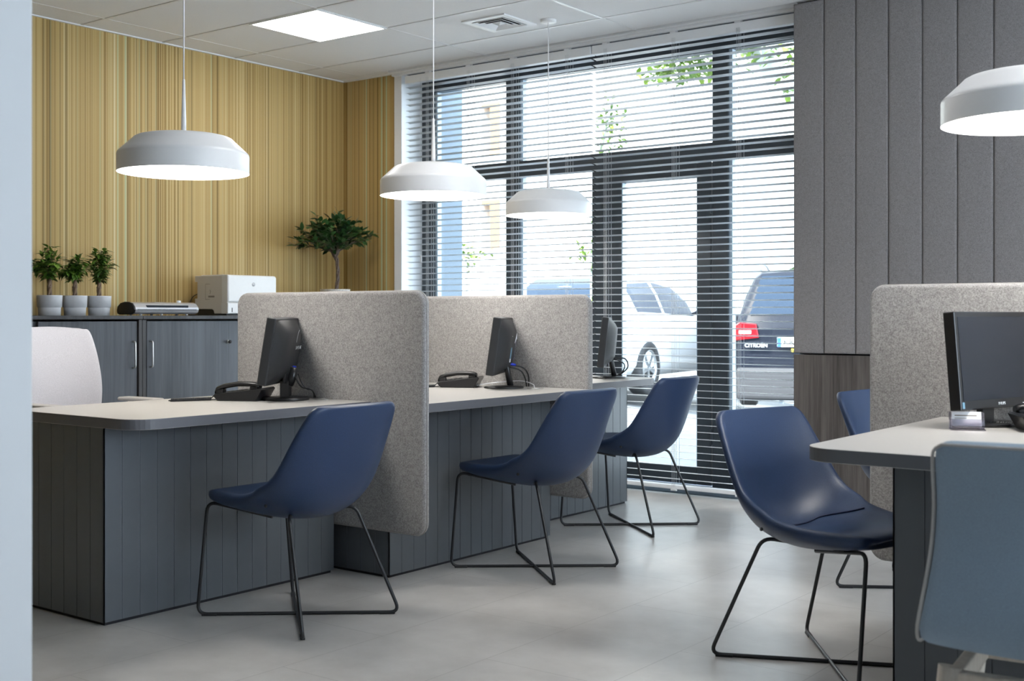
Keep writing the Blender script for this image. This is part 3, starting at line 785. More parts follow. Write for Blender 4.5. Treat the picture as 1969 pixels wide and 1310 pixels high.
# ------------------------------------------------------------------ monitors
def monitor_small(label, loc, rz, tilt, W, H, style):
    """screen faces -x (local), back faces +x; origin at the base"""
    t = thing('monitor', label, 'monitor', loc, rz, group='black monitors on the left desks')
    zc = 0.065+H/2
    Mx = Matrix.Translation((0.0, 0, zc)) @ Matrix.Rotation(tilt, 4, 'Y') @ Matrix.Translation((0, 0, 0))
    m = MB(); m.box(-0.052, -0.012, -W/2, W/2, -H/2, H/2, 0, bev=0.006, seg=3, M=Mx)
    # bulging back
    b_ = bmesh.new()
    ny, nz = 12, 10; V_ = []
    for i in range(nz+1):
        row = []
        for j in range(ny+1):
            u = -1+2*j/ny; v = -1+2*i/nz
            bul = (1-abs(u)**2.6)*(1-abs(v)**3.2)
            row.append(b_.verts.new((-0.014+0.048*min(1, bul*1.35), u*(W/2-0.006), v*(H/2-0.006))))
        V_.append(row)
    for i in range(nz):
        for j in range(ny):
            f = b_.faces.new((V_[i][j], V_[i][j+1], V_[i+1][j+1], V_[i+1][j])); f.smooth = True
    m.add(b_, 0, Mx)
    m.build('housing', M_blackmat, t)
    s = MB(); s.box(-0.0525, -0.0515, -W/2+0.016, W/2-0.016, -H/2+0.02, H/2-0.016, M=Mx); s.build('screen', M_screen, t)
    if style == 'round':
        b2 = MB(); b2.lathe([(0.0, 0.0), (0.098, 0.0), (0.100, 0.004), (0.096, 0.009), (0.06, 0.013), (0.0, 0.015)], 40, cap=False, c=(-0.01, 0)); b2.build('base', M_black, t)
        n_ = MB(); n_.tube([(0.024, 0.0, 0.008), (0.006, 0.0, 0.10), (0.0, 0.0, 0.13)], 0.016, 12, r1=0.013); n_.build('neck', M_black, t)
    else:
        b2 = MB(); b2.lathe([(0.0, 0.0), (0.098, 0.0), (0.100, 0.005), (0.097, 0.012), (0.05, 0.016), (0.0, 0.017)], 40, cap=False); b2.build('base', M_black, t)
        n_ = MB()
        n_.prism([(-0.018, -0.030), (0.018, -0.026), (0.018, 0.026), (-0.018, 0.030)], 0.012, 0.085, bev=0.004)
        n_.tube([(0.01, 0, 0.07), (0.028, 0, 0.10), (0.035, 0, 0.14)], 0.024, 12, r1=0.016)
        n_.build('neck', M_black, t)
        r_ = MB(); r_.box(0.020, 0.032, -0.06, 0.06, -H/2+0.010, -H/2+0.075, bev=0.002, M=Mx); r_.build('port_recess', M_black, t)
        pg = MB(); pg.box(0.030, 0.048, 0.022, 0.036, -H/2+0.04, -H/2+0.085, bev=0.003, M=Mx); pg.build('video_plug', M_plugblue, t)
    return t, Mx
mon1, Mx1 = monitor_small('black monitor on the nearest left desk, turned away, beside a desk phone', (-3.888, 3.518, TZ), math.radians(33.5), math.radians(9), 0.40, 0.285, 'wedge')
text('lettering', 'SAMSUNG', 0.022, M_label, mon1, Mx1 @ Matrix.Translation((0.0335, 0.075, 0.02)) @ Matrix.Rotation(PI/2, 4, 'Z') @ Matrix.Rotation(PI/2, 4, 'X'), label='pale maker lettering on the back')
k = MB(); k.tube([Mx1 @ Vector((0.0345-0.012*(a/8)**2*0, 0.05+0.028*math.cos(PI*0.5+PI*0.5*a/8), 0.045+0.055*math.sin(PI*0.5*(1-a/8)))) for a in range(9)], 0.0008, 5); k.build('arc_mark', M_label, mon1)
k = MB()
k.tube(spline([(0.035, 0.02, 0.12), (0.05, -0.015, 0.09), (0.07, 0.0, 0.055), (0.09, 0.04, 0.045), (0.098, 0.085, 0.03), (0.10, 0.10, 0.004)], 6), 0.0032, 7)
k.tube(spline([(0.045, 0.03, 0.11), (0.055, 0.05, 0.075), (0.075, 0.06, 0.045), (0.095, 0.085, 0.035), (0.105, 0.105, 0.004)], 6), 0.0028, 7)
k.build('cable', M_black, mon1)
mon2, Mx2 = monitor_small('black monitor on the middle left desk with stickers on its back', (-3.648, 4.755, TZ), math.radians(29), math.radians(8), 0.40, 0.285, 'round')
k = MB(); k.box(0.0335, 0.0345, -0.045, -0.005, -0.055, 0.0, M=Mx2); k.build('sticker', M_bluelabel, mon2)
k = MB(); k.box(0.0335, 0.0345, -0.045, -0.005, -0.074, -0.056, M=Mx2); k.build('sticker', M_paperw, mon2)
k = MB(); k.box(0.0335, 0.0347, -0.055, -0.04, 0.055, 0.058, M=Mx2); k.build('sticker', M_label, mon2)
k = MB()
k.tube(spline([tuple(Mx2 @ Vector((0.03, 0.05, -0.09))), (0.075, 0.075, 0.10), (0.10, 0.10, 0.06), (0.10, 0.115, 0.003)], 7), 0.0040, 8)
k.tube(spline([tuple(Mx2 @ Vector((0.03, 0.03, -0.10))), (0.065, 0.065, 0.085), (0.085, 0.09, 0.045), (0.09, 0.11, 0.003)], 7), 0.0036, 8)
k.build('cable', M_black, mon2)
k = MB(); k.tube([tuple(Mx2 @ Vector((0.022, 0.03, -0.085))), tuple(Mx2 @ Vector((0.052, 0.06, -0.088)))], 0.007, 8); k.build('video_plug', M_plugblue, mon2)
mon3, Mx3 = monitor_small('black monitor on the rear left desk, lit by the window', (-3.752, 5.882, TZ), math.radians(30), math.radians(6), 0.40, 0.285, 'round')
k = MB()
k.tube(spline([tuple(Mx3 @ Vector((0.03, 0.03, -0.09))), (0.085, 0.05, 0.11), (0.10, 0.06, 0.06), (0.05, 0.05, 0.012)], 7), 0.0042, 8)
k.tube(spline([tuple(Mx3 @ Vector((0.03, 0.02, -0.09))), (0.08, 0.04, 0.08), (0.07, 0.045, 0.035), (0.035, 0.04, 0.012)], 7), 0.0038, 8)
k.build('cable', M_black, mon3)
# brochure cards clipped behind the middle monitor
fl = thing('brochure', 'small colourful folded leaflet stuck behind the middle monitor', 'brochure', (-3.648, 4.755, TZ), math.radians(29))
k = MB(); k.box(0.030, 0.033, 0.055, 0.11, -0.065, 0.03, M=Mx2); k.build('printed_sheet', plain('leaflet_print', (0.30, 0.26, 0.42), 0.5, var=0.8, scale=45), fl)
k = MB(); k.prism([(0.055, 0.02), (0.105, 0.045), (0.085, 0.07)], 0.034, 0.036, M=Mx2 @ Matrix(((0, 0, 1, 0), (1, 0, 0, 0), (0, 1, 0, 0), (0, 0, 0, 1)))); k.build('folded_corner', M_paperw, fl)
# white cable lying on the middle desk
k = MB(); k.tube(spline([(-3.84, 4.70, TZ+0.003), (-3.78, 4.80, TZ+0.018), (-3.66, 4.885, TZ+0.03), (-3.56, 4.86, TZ+0.018), (-3.515, 4.815, TZ+0.003)], 7), 0.0025, 7)
tag(k.build('cable', M_paperw), 'white cable arching behind the monitor base on the middle desk', 'cable')

# big monitor on the right desk
def big_monitor():
    t = thing('monitor', 'large black monitor on the right desk, screen toward the camera', 'monitor', (-1.121, 4.108, TZ), math.radians(74.5))
    # local: width along x, screen faces -y
    W, H = 0.48, 0.315; Mx = Matrix.Translation((0.0, 0, 0.217)) @ Matrix.Rotation(math.radians(-5), 4, 'X')
    m = MB(); m.box(-W/2, W/2, -0.012, 0.028, -H/2, H/2, bev=0.004, seg=2, M=Mx); m.box(-W/2+0.08, W/2-0.08, 0.026, 0.055, -H/2+0.05, H/2-0.05, bev=0.01, M=Mx)
    m.build('housing', M_black, t)
    s = MB(); s.box(-W/2+0.017, W/2-0.017, -0.0132, -0.011, -H/2+0.030, H/2-0.017, M=Mx); s.build('screen', M_screen, t)
    F_ = Mx @ Matrix.Translation((0, -0.0125, 0)) @ Matrix.Rotation(PI/2, 4, 'X')
    text('lettering', 'PHILIPS', 0.013, M_label, t, F_ @ Matrix.Translation((-0.005, -H/2+0.014, 0.0)), label='small pale maker name on the lower bezel')
    k = MB(); k.box(-W/2+0.008, -W/2+0.020, -0.0135, -0.0119, -H/2+0.006, -H/2+0.026, M=Mx); k.build('sticker', M_bluelabel, t)
    k = MB()
    for q in range(5): k.box(0.12+q*0.02, 0.13+q*0.02, -0.0135, -0.0119, -H/2+0.010, -H/2+0.0125, M=Mx)
    k.build('button', M_label, t)
    n_ = MB(); n_.box(-0.035, 0.035, 0.025, 0.050, 0.008, 0.20, bev=0.004); n_.build('neck', M_black, t)
    b2 = MB(); b2.prism([(0.105*math.cos(a*PI/20), 0.01+0.085*math.sin(a*PI/20)) for a in range(40)], 0.0, 0.012, bev=0.004); b2.build('base', M_black, t)
    return t
bigmon = big_monitor()

# ------------------------------------------------------------------ desk phones
def coil(p0, p1, turns, r, rw):
    p0, p1 = Vector(p0), Vector(p1); d = p1-p0; t = d.normalized(); up = Vector((0, 0, 1)); sd = t.cross(up).normalized()
    n = turns*8
    return [p0+d*(i/n)+sd*r*math.cos(2*PI*i/8)+up*(r*math.sin(2*PI*i/8)) for i in range(n+1)]
def make_phone(label, loc, rz, cord_end=(-0.16, -0.10)):
    """local: front (keypad low edge) toward -x, handset along x on the -y side"""
    t = thing('desk_phone', label, 'telephone', loc, rz, group='black desk phones')
    Mx = Matrix(((1, 0, 0, 0), (0, 0, -1, 0), (0, 1, 0, 0), (0, 0, 0, 1)))   # extrude along -y.. outline in xz
    m = MB(); m.prism([(-0.105, 0.022), (-0.085, 0.002), (0.085, 0.0), (0.112, 0.048), (0.105, 0.054), (-0.095, 0.030)], -0.085, 0.085, M=Mx, bev=0.004)
    m.build('phone_body', M_black, t)
    k = MB(); sl = math.atan2(0.024, 0.2); 
    for i in range(4):
        for j in range(3):
            x = -0.075+i*0.022; y = 0.0+j*0.022
            z = 0.030+(x+0.095)*0.12
            k.box(x, x+0.014, y, y+0.015, z, z+0.004, bev=0.001)
    k.build('keypad', M_blackmat, t)
    h = MB(); sec = []
    b_ = bmesh.new(); prof = [(-0.100, 0.036, 0.018), (-0.092, 0.050, 0.024), (-0.06, 0.062, 0.021), (0.0, 0.072, 0.018), (0.05, 0.072, 0.021), (0.082, 0.070, 0.025), (0.098, 0.062, 0.020)]
    rings = []
    for x, z, hw in prof:
        ht = 0.011
        rings.append([b_.verts.new((x, -0.055+hw*math.cos(a*PI/5), z+ht*math.sin(a*PI/5))) for a in range(10)])
    for a, c_ in zip(rings, rings[1:]):
        for q in range(10):
            f = b_.faces.new((a[q], a[(q+1) % 10], c_[(q+1) % 10], c_[q])); f.smooth = True
    b_.faces.new(rings[0]); b_.faces.new(rings[-1][::-1]); bmesh.ops.recalc_face_normals(b_, faces=b_.faces[:]); h.add(b_)
    h.box(-0.095, -0.060, -0.075, -0.036, 0.026, 0.052, bev=0.006); h.box(0.055, 0.092, -0.075, -0.036, 0.045, 0.064, bev=0.006)
    h.build('handset', M_black, t)
    c_ = MB(); e = Vector((cord_end[0], cord_end[1], 0.007))
    c_.tube([(-0.095, -0.06, 0.03), (-0.11, -0.07, 0.016)]+coil((-0.115, -0.072, 0.009), e, 36, 0.0058, 0.002)+[(e.x-0.012, e.y+0.008, 0.004), (e.x+0.01, e.y+0.03, 0.003), (-0.11, -0.03, 0.003), (-0.088, -0.02, 0.008)], 0.0025, 5)
    c_.build('coiled_cord', M_blackmat, t)
    return t
ph = make_phone('black desk phone with handset on the nearest left desk', (-4.035, 3.41, TZ), math.radians(28), (-0.26, -0.155))
ph2 = dup(ph, (-3.90, 4.70, TZ), math.radians(30), 'black desk phone with handset on the middle left desk')
phR = make_phone('black desk phone behind the monitor stand at the right frame edge', (-0.93, 4.03, TZ), math.radians(-150), (0.16, -0.155))
# cable behind the right monitor
k = MB(); k.tube(spline([(-1.10, 4.26, TZ+0.10), (-1.04, 4.25, TZ+0.02), (-0.98, 4.22, TZ+0.05), (-0.99, 4.18, TZ+0.10), (-0.93, 4.16, TZ+0.10), (-0.88, 4.14, TZ+0.05)], 7), 0.0028, 7)
tag(k.build('cable', M_black), 'black cable looping behind the right monitor stand', 'cable')

# business card holder
t = thing('card_holder', 'clear acrylic business card holder on the right desk', 'card holder', (-1.150, 3.895, TZ), math.radians(22))
m = MB()
m.box(-0.052, 0.052, -0.030, 0.034, 0.0, 0.004); 
Mt = Matrix.Translation((0, 0.012, 0.004)) @ Matrix.Rotation(math.radians(-28), 4, 'X')
m.box(-0.052, 0.052, 0.006, 0.009, 0.0, 0.060, M=Mt); m.box(-0.052, 0.052, -0.022, -0.019, 0.0, 0.022, M=Mt)
m.box(-0.052, -0.049, -0.022, 0.009, 0.0, 0.045, M=Mt); m.box(0.049, 0.052, -0.022, 0.009, 0.0, 0.045, M=Mt)
m.build('acrylic_tray', M_acrylic, t)
c_ = MB()
tcd = thing('business_cards', 'white business cards leaning in the clear holder', 'business cards', (-1.150, 3.895, TZ), math.radians(22))
c_.box(-0.044, 0.044, -0.014, -0.004, 0.003, 0.052, M=Mt); c_.build('card_stack', M_paperw, tcd)
c_ = MB(); c_.box(-0.036, 0.030, -0.0146, -0.0141, 0.036, 0.040, M=Mt); c_.box(-0.036, 0.00, -0.0146, -0.0141, 0.028, 0.030, M=Mt); c_.build('print_line', M_groove, tcd)

# ------------------------------------------------------------------ cabinets along the yellow wall
def cabinet(y0, y1, label, doors, mid=None):
    t = thing('cabinet', label, 'cabinet', (-6.35, (y0+y1)/2, 0), group='dark sideboards along the yellow wall')
    cx, cy = -6.35, (y0+y1)/2
    def bx(m, x0, x1, a, b_, z0, z1, mi=0, bev=0.001): m.box(x0-cx, x1-cx, a-cy, b_-cy, z0, z1, mi, bev=bev, seg=1)
    xb, xf, ht = -6.595, -6.10, 1.11
    m = MB()
    bx(m, xb, xf-0.002, y0, y0+0.025, 0.05, ht-0.025); bx(m, xb, xf-0.002, y1-0.025, y1, 0.05, ht-0.025)
    bx(m, xb, xb+0.01, y0+0.025, y1-0.025, 0.05, ht-0.025); bx(m, xb, xf-0.01, y0+0.025, y1-0.025, 0.05, 0.075)
    bx(m, xb+0.02, xf-0.06, y0, y1, 0.0, 0.05)
    m.build('body', M_cabdark, t)
    m = MB(); bx(m, xb, xf+0.004, y0, y1, ht-0.022, ht, bev=0.0015); m.build('cabinet_top', M_cabdark, t)
    for a, b_, dx, hy, kind in doors:
        m = MB(); bx(m, xf-0.030-dx, xf-0.010-dx, a, b_, 0.078, ht-0.034, bev=0.0015)
        d = m.build('door', M_cab, t)
        if kind == 'handle':
            h = MB(); X = xf-0.010-dx-cx; Y = hy-cy
            h.tube(fillet([(X-0.004, Y, 0.955), (X+0.028, Y, 0.955), (X+0.028, Y, 0.800), (X-0.004, Y, 0.800)], 0.014, 5), 0.0052, 10)
            h.build('handle', M_silver, d)
        if kind == 'lock':
            h = MB(); X = xf-0.010-dx-cx; Y = hy-cy
            Mr = Matrix.Translation((X, Y, 0.942)) @ Matrix.Rotation(PI/2, 4, 'Y')
            h.lathe([(0.0, 0), (0.0115, 0), (0.0115, 0.010), (0.009, 0.013), (0.0, 0.014)], 20, M=Mr, cap=False); h.build('lock', M_silver, d)
            h = MB(); h.lathe([(0.0, 0.018), (0.010, 0.018), (0.011, 0.024), (0.010, 0.030), (0.0, 0.031)], 16, M=Mr, cap=False); h.tube([(X+0.012, Y, 0.942), (X+0.022, Y, 0.942)], 0.003, 6); h.build('key', M_black, d)
    return t
cabinet(2.785, 4.385, 'dark wood sideboard at far left under the three potted plants', [(2.82, 3.75, 0.030, 0, None), (3.712, 4.352, 0.0, 4.322, 'handle')])
cabinet(4.387, 6.32, 'dark wood sideboard under the white printer, its right end behind the partition', [(4.422, 4.955, 0.0, 4.444, 'handle'), (4.90, 6.28, 0.030, 5.058, 'lock')])

# ------------------------------------------------------------------ plants
def add_leaf(m, p, d, up, ln, wd, fold=0.25, droop=0.3, mi=0):
    d = d.normalized(); sd = d.cross(up)
    if sd.length < 1e-4: sd = Vector((1, 0, 0))
    sd.normalize(); n = sd.cross(d).normalized()
    L_ = [(0.0, 0.0), (0.18, 0.62), (0.42, 1.0), (0.72, 0.72), (1.0, 0.0)]
    mid, lf, rt = [], [], []
    for u, w_ in L_:
        c_ = p+d*(u*ln)-n*(droop*ln*u*u)*0.6
        mid.append(m.bm.verts.new(c_))
        if 0 < u < 1:
            lf.append(m.bm.verts.new(c_+sd*wd*0.5*w_+n*fold*wd*0.5*w_)); rt.append(m.bm.verts.new(c_-sd*wd*0.5*w_+n*fold*wd*0.5*w_))
    fs = [(mid[0], lf[0], mid[1]), (mid[0], mid[1], rt[0]), (mid[1], lf[0], lf[1], mid[2]), (mid[1], mid[2], rt[1], rt[0]),
          (mid[2], lf[1], lf[2], mid[3]), (mid[2], mid[3], rt[2], rt[1]), (mid[3], lf[2], mid[4]), (mid[3], mid[4], rt[2])]
    for f in fs:
        ff = m.bm.faces.new(f); ff.smooth = True; ff.material_index = mi
def small_plant(x, y, seed, label, hgt, spread, lean):
    rnd = random.Random(seed)
    t = thing('potted_plant', label, 'potted plant', (x, y, 1.11), group='three small potted plants on the sideboard')
    p = MB(); p.lathe([(0.0, 0.0), (0.061, 0.0), (0.0635, 0.045), (0.0635, 0.048), (0.0685, 0.050), (0.0715, 0.112), (0.0715, 0.118), (0.066, 0.118), (0.064, 0.106), (0.0, 0.106)], 40, cap=False)
    p.build('pot', M_pot, t)
    s = MB(); s.lathe([(0.0, 0.108), (0.0645, 0.108)], 24, cap=False); s.build('soil', M_soil, t)
    st = MB(); lf = MB()
    for q in range(3):
        a = q*2.1; st.tube([(0.007*math.cos(a+i*0.9), 0.007*math.sin(a+i*0.9), 0.105+i*0.022) for i in range(6)], 0.0085, 7, r1=0.0075)
    st.lathe([(0.0145, 0.165), (0.015, 0.168), (0.0145, 0.171)], 12)
    for q in range(18):
        a = rnd.uniform(0, 2*PI); el = rnd.uniform(0.05, 1.0)
        tip = Vector((math.cos(a)*spread*el+lean[0], math.sin(a)*spread*el*1.0+lean[1], 0.225+(hgt-0.225)*(1.0-0.85*el*el)+rnd.uniform(-0.025, 0.015)))
        b0 = Vector((0.006*math.cos(a), 0.006*math.sin(a), 0.20)); md = (b0*0.5+tip*0.5)+Vector((0, 0, 0.02))
        pts = spline([b0-Vector((0, 0, 0.03)), b0+Vector((0, 0, 0.012)), md, tip], 4)
        st.tube(pts, 0.0030, 5, r1=0.0010)
        for i in range(4, len(pts)):
            for rr in range(2):
                d = (pts[i]-pts[i-1]).normalized()*0.5+Vector((rnd.uniform(-1, 1), rnd.uniform(-1, 1), rnd.uniform(-0.6, 0.25)))
                add_leaf(lf, pts[i], d, Vector((0, 0, 1)), rnd.uniform(0.042, 0.064), rnd.uniform(0.019, 0.029), 0.3, rnd.uniform(0.2, 0.9))
    st.build('stem', M_bark, t); lf.build('foliage', M_leaf, t)
small_plant(-6.36, 3.935, 3, 'leftmost of three small leafy plants in grey pots on the sideboard', 0.385, 0.105, (0, -0.01))
small_plant(-6.36, 4.099, 11, 'middle and shortest of three small leafy plants in grey pots', 0.33, 0.095, (0, 0.0))
small_plant(-6.36, 4.262, 23, 'rightmost of three small leafy plants in grey pots, beside the laminator', 0.385, 0.105, (0, 0.01))

def ficus():
    rnd = random.Random(5)
    t = thing('potted_tree', 'small ficus tree with braided trunk in woven white pot on the sideboard', 'potted tree', (-6.30, 6.175, 1.11))
    p = MB(); p.lathe([(0.0, 0.0), (0.085, 0.0), (0.098, 0.03), (0.108, 0.185), (0.110, 0.190), (0.104, 0.190), (0.100, 0.175), (0.0, 0.172)], 40, cap=False)
    p.build('pot', M_potwhite, t)
    s = MB(); s.lathe([(0.0, 0.176), (0.1, 0.176)], 24, cap=False); s.build('soil', M_soil, t)
    st = MB(); lf = MB()
    def axis(z): return Vector((0.0, 0.008-0.10*(z-0.17)+0.035*math.sin((z-0.17)*9), z))
    for q in range(3):
        pts = []
        for i in range(22):
            z = 0.17+i*0.0135; a = q*2.1+i*0.42
            r = 0.0075+0.012*max(0, (i-16)/6)
            pts.append(axis(z)+Vector((r*math.cos(a), r*math.sin(a), 0)))
        st.tube(pts, 0.0085, 7, r1=0.006)
    top = axis(0.455)
    n = 46
    for q in range(n):
        a = 2*PI*q/n*3.0+rnd.uniform(-.2, .2); rr = math.sqrt((q+0.5)/n)
        R_ = 0.355*rr
        tip = top+Vector((math.cos(a)*R_*0.72, math.sin(a)*R_*1.0, 0.07+0.20*(1-rr**2)+rnd.uniform(-0.05, 0.04)))
        b0 = top+Vector((0.01*math.cos(a), 0.01*math.sin(a), -0.03)); md = b0*0.45+tip*0.55+Vector((0, 0, 0.03))
        pts = spline([b0, b0+Vector((0.02*math.cos(a), 0.02*math.sin(a), 0.04)), md, tip], 5)
        st.tube(pts, 0.0048, 5, r1=0.0014)
        for i in range(6, len(pts)):
            d0 = (pts[i]-pts[i-1]).normalized()
            for u in range(1 if i < 10 else 2):
                d = d0*0.7+Vector((rnd.uniform(-1, 1), rnd.uniform(-1, 1), rnd.uniform(-0.6, 0.7)))
                add_leaf(lf, pts[i], d, Vector((rnd.uniform(-.4, .4), rnd.uniform(-.4, .4), 1)), rnd.uniform(0.050, 0.074), rnd.uniform(0.029, 0.041), 0.12, rnd.uniform(0.0, 0.5))
    st.build('trunk', M_barkdark, t); lf.build('foliage', M_leafdark, t)
ficus()

# ------------------------------------------------------------------ laminator and printer
def laminator():
    t = thing('laminator', 'silver laminator with round black end cap on the sideboard', 'laminator', (-6.30, 4.650, 1.1105))
    L_ = 0.24; Mx = Matrix(((1, 0, 0, 0), (0, 0, 1, 0), (0, 1, 0, 0), (0, 0, 0, 1)))   # outline xz, extruded along y
    prof = [(-0.085, 0.030), (-0.08, 0.014), (-0.06, 0.008), (0.055, 0.008), (0.078, 0.018), (0.086, 0.036), (0.083, 0.050), (0.060, 0.073), (0.030, 0.081), (-0.01, 0.082), (-0.05, 0.074), (-0.078, 0.055)]
    m = MB(); m.prism(prof, -L_+0.006, L_, M=Mx, bev=0.004); m.build('casing', M_lamsilver, t)
    c_ = MB()
    pr = [(x*1.04, 0.045+(z-0.045)*1.06) for x, z in prof]
    c_.prism(pr, -L_-0.006, -L_+0.007, M=Mx, bev=0.003); c_.build('end_cap', M_black, t)
    s = MB(); s.box(0.060, 0.0865, -L_+0.02, L_-0.02, 0.034, 0.038); s.box(0.0655, 0.0835, -0.15, 0.16, 0.046, 0.063, bev=0.003); s.build('feed_slot', M_carblack, t)
    k = MB(); k.lathe([(0.0, 0.079), (0.014, 0.079), (0.013, 0.093), (0.0, 0.095)], 18, c=(0.01, 0.14), cap=False); k.build('dial', M_alu, t)
    k = MB(); k.box(0.005, 0.03, -0.06, 0.02, 0.0795, 0.083); k.build('print_mark', M_groove, t)
    for y in (-0.17, -0.02, 0.17):
        k = MB(); k.lathe([(0.0, 0), (0.008, 0), (0.008, 0.011)], 12, c=(0.05, y), cap=False); k.build('foot', M_alu, t)
        k = MB(); k.lathe([(0.0, 0), (0.008, 0), (0.008, 0.011)], 12, c=(-0.05, y), cap=False); k.build('foot', M_alu, t)
laminator()
def printer():
    # local: front toward +x (the room), side panel toward -y (the viewpoint)
    t = thing('printer', 'white laser printer on the sideboard, partly behind the first partition', 'printer', (-6.33, 5.285, 1.1105))
    y0, y1 = -0.205, 0.205
    Mx = Matrix(((1, 0, 0, 0), (0, 0, 1, 0), (0, 1, 0, 0), (0, 0, 0, 1)))     # outline xz, extruded along y
    prof = [(-0.170, 0.262), (-0.170, 0.222), (-0.145, 0.222), (-0.145, 0.112), (-0.170, 0.112), (-0.170, 0.075), (-0.160, 0.052), (-0.140, 0.042), (0.005, 0.040), (0.020, 0.034), (0.030, 0.012), (0.145, 0.012), (0.150, 0.02), (0.150, 0.245), (0.140, 0.258), (0.125, 0.262)]
    m = MB(); m.prism(prof, y0, y1, M=Mx, bev=0.004, seg=3); m.build('casing', M_printer, t)
    Mf = Matrix(((0, 0, 1, 0), (1, 0, 0, 0), (0, 1, 0, 0), (0, 0, 0, 1)))     # outline yz, extruded along x
    f = MB(); f.prism(rrect(y0-0.002, y1+0.002, 0.085, 0.264, 0.018, (0, 0, 1, 0), 5), 0.10, 0.170, M=Mf, bev=0.012, seg=4); f.build('front_cover', M_printerfront, t)
    f = MB(); f.prism(rrect(y0-0.0015, y1+0.0015, 0.012, 0.083, 0.01, (0, 0, 0, 0), 5), 0.10, 0.168, M=Mf, bev=0.006, seg=3); f.build('paper_tray', M_printerfront, t)
    k = MB(); Y = y0-0.0012
    k.box(-0.060, -0.015, Y, y0+0.001, 0.205, 0.2075); k.box(-0.060, -0.015, Y, y0+0.001, 0.105, 0.1075); k.box(-0.060, -0.0585, Y, y0+0.001, 0.105, 0.2075)
    k.box(-0.030, 0.032, Y, y0+0.001, 0.118, 0.130)
    k.tube([(-0.014+0.007*math.sin(a), Y, 0.155+0.012*math.cos(a)) for a in [i*PI/6 for i in range(7)]], 0.0018, 5)
    k.build('side_marking', M_groove, t)
    k = MB(); k.box(0.167, 0.1692, y0+0.030, y0+0.036, 0.022, 0.050); k.build('level_window', M_black, t)
    b_ = MB(); b_.box(0.150, 0.1695, y0+0.09, y1-0.09, 0.013, 0.034, bev=0.006); b_.build('tray_grip', M_bluelabel, t)
    b_ = MB(); b_.box(-0.155, 0.02, y0+0.01, y1-0.01, 0.0, 0.041); b_.box(0.02, 0.14, y0+0.01, y1-0.01, 0.0, 0.0125); b_.build('underbody', M_blackmat, t)
    e = MB(); e.box(0.02, 0.150, y1-0.004, y1+0.008, 0.10, 0.245, bev=0.003); e.build('side_panel', M_bluelabel, t)
    l = MB(); l.lathe([(0.0, 0), (0.013, 0), (0.013, 0.0015), (0.0, 0.0018)], 24, M=Matrix.Translation((0.170, 0.005, 0.205)) @ Matrix.Rotation(PI/2, 4, 'Y'), cap=False); l.build('round_badge', M_lamsilver, t)
    text('lettering', 'hp', 0.016, M_paperw, t, Matrix.Translation((0.1722, 0.005, 0.206)) @ Matrix.Rotation(PI/2, 4, 'Z') @ Matrix.Rotation(PI/2, 4, 'X'), 0.0004)
    tr = MB(); tr.box(-0.14, 0.08, y0+0.03, y1-0.03, 0.2605, 0.2675, bev=0.002); tr.build('output_tray', M_printerfront, t)
    c_ = MB(); c_.tube(spline([(-0.14, y0+0.03, 0.15), (-0.165, y0-0.01, 0.13), (-0.18, y0-0.03, 0.09), (-0.185, y0-0.035, 0.04), (-0.19, y0-0.03, 0.004), (-0.20, y0+0.05, 0.004)], 6), 0.0028, 7); c_.build('power_cord', M_black, t)
printer()

# ------------------------------------------------------------------ staff chairs
def office_chair():
    # local +y is forward
    t = thing('office_chair', 'office chair with light grey mesh back behind the nearest left desk', 'office chair', (-4.66, 3.03, 0), math.radians(-86))
    rows = [(-0.235, 0.56, 0.24, 0.03, 0), (-0.25, 0.66, 0.268, 0.035, 0), (-0.235, 0.78, 0.266, 0.035, 0), (-0.235, 0.90, 0.250, 0.03, 0), (-0.250, 1.00, 0.232, 0.025, 0), (-0.262, 1.040, 0.215, 0.02, 0.0), (-0.266, 1.054, 0.18, 0.018, 0)]
    sheet(shell_grid(rows, 12, 3), 0.03, 'backrest', M_mesh, t)
    s = MB(); s.prism(rrect(-0.24, 0.24, -0.22, 0.24, 0.08), 0.46, 0.53, bev=0.02, seg=4); s.build('seat', M_mesh, t)
    c_ = MB(); c_.lathe([(0.028, 0.12), (0.028, 0.46)], 20); c_.lathe([(0.018, 0.05), (0.018, 0.14)], 16); c_.build('gas_column', M_tube, t)
    b_ = MB()
    for k in range(5):
        a = k*2*PI/5+0.2
        b_.tube([(0, 0, 0.10), (0.15*math.cos(a), 0.15*math.sin(a), 0.09), (0.30*math.cos(a), 0.30*math.sin(a), 0.065)], 0.022, 8, r1=0.014)
    b_.build('star_base', M_blackmat, t)
    for k in range(5):
        a = k*2*PI/5+0.2; c_ = MB()
        Mr = Matrix.Translation((0.30*math.cos(a), 0.30*math.sin(a), 0.03)) @ Matrix.Rotation(a+PI/2, 4, 'Z') @ Matrix.Rotation(PI/2, 4, 'Y')
        c_.lathe([(0.0, -0.02), (0.03, -0.02), (0.03, -0.004), (0.022, -0.004), (0.022, 0.004), (0.03, 0.004), (0.03, 0.02), (0.0, 0.02)], 18, M=Mr, cap=False); c_.build('castor', M_black, t)
    for s_ in (-1, 1):
        a_ = MB(); a_.box(s_*0.26-0.035, s_*0.26+0.035, -0.04, 0.20, 0.725, 0.742, bev=0.008, seg=3); a_.tube(fillet([(s_*0.27, 0.0, 0.74), (s_*0.27, 0.0, 0.50), (s_*0.12, 0.0, 0.45)], 0.05), 0.012, 8)
        a_.build('armrest', M_rim, t)
    sp = MB(); sp.tube(fillet([(0, -0.10, 0.45), (0, -0.26, 0.46), (0, -0.285, 0.62), (0, -0.27, 0.80)], 0.05), 0.018, 8); sp.build('back_support', M_rim, t)
office_chair()
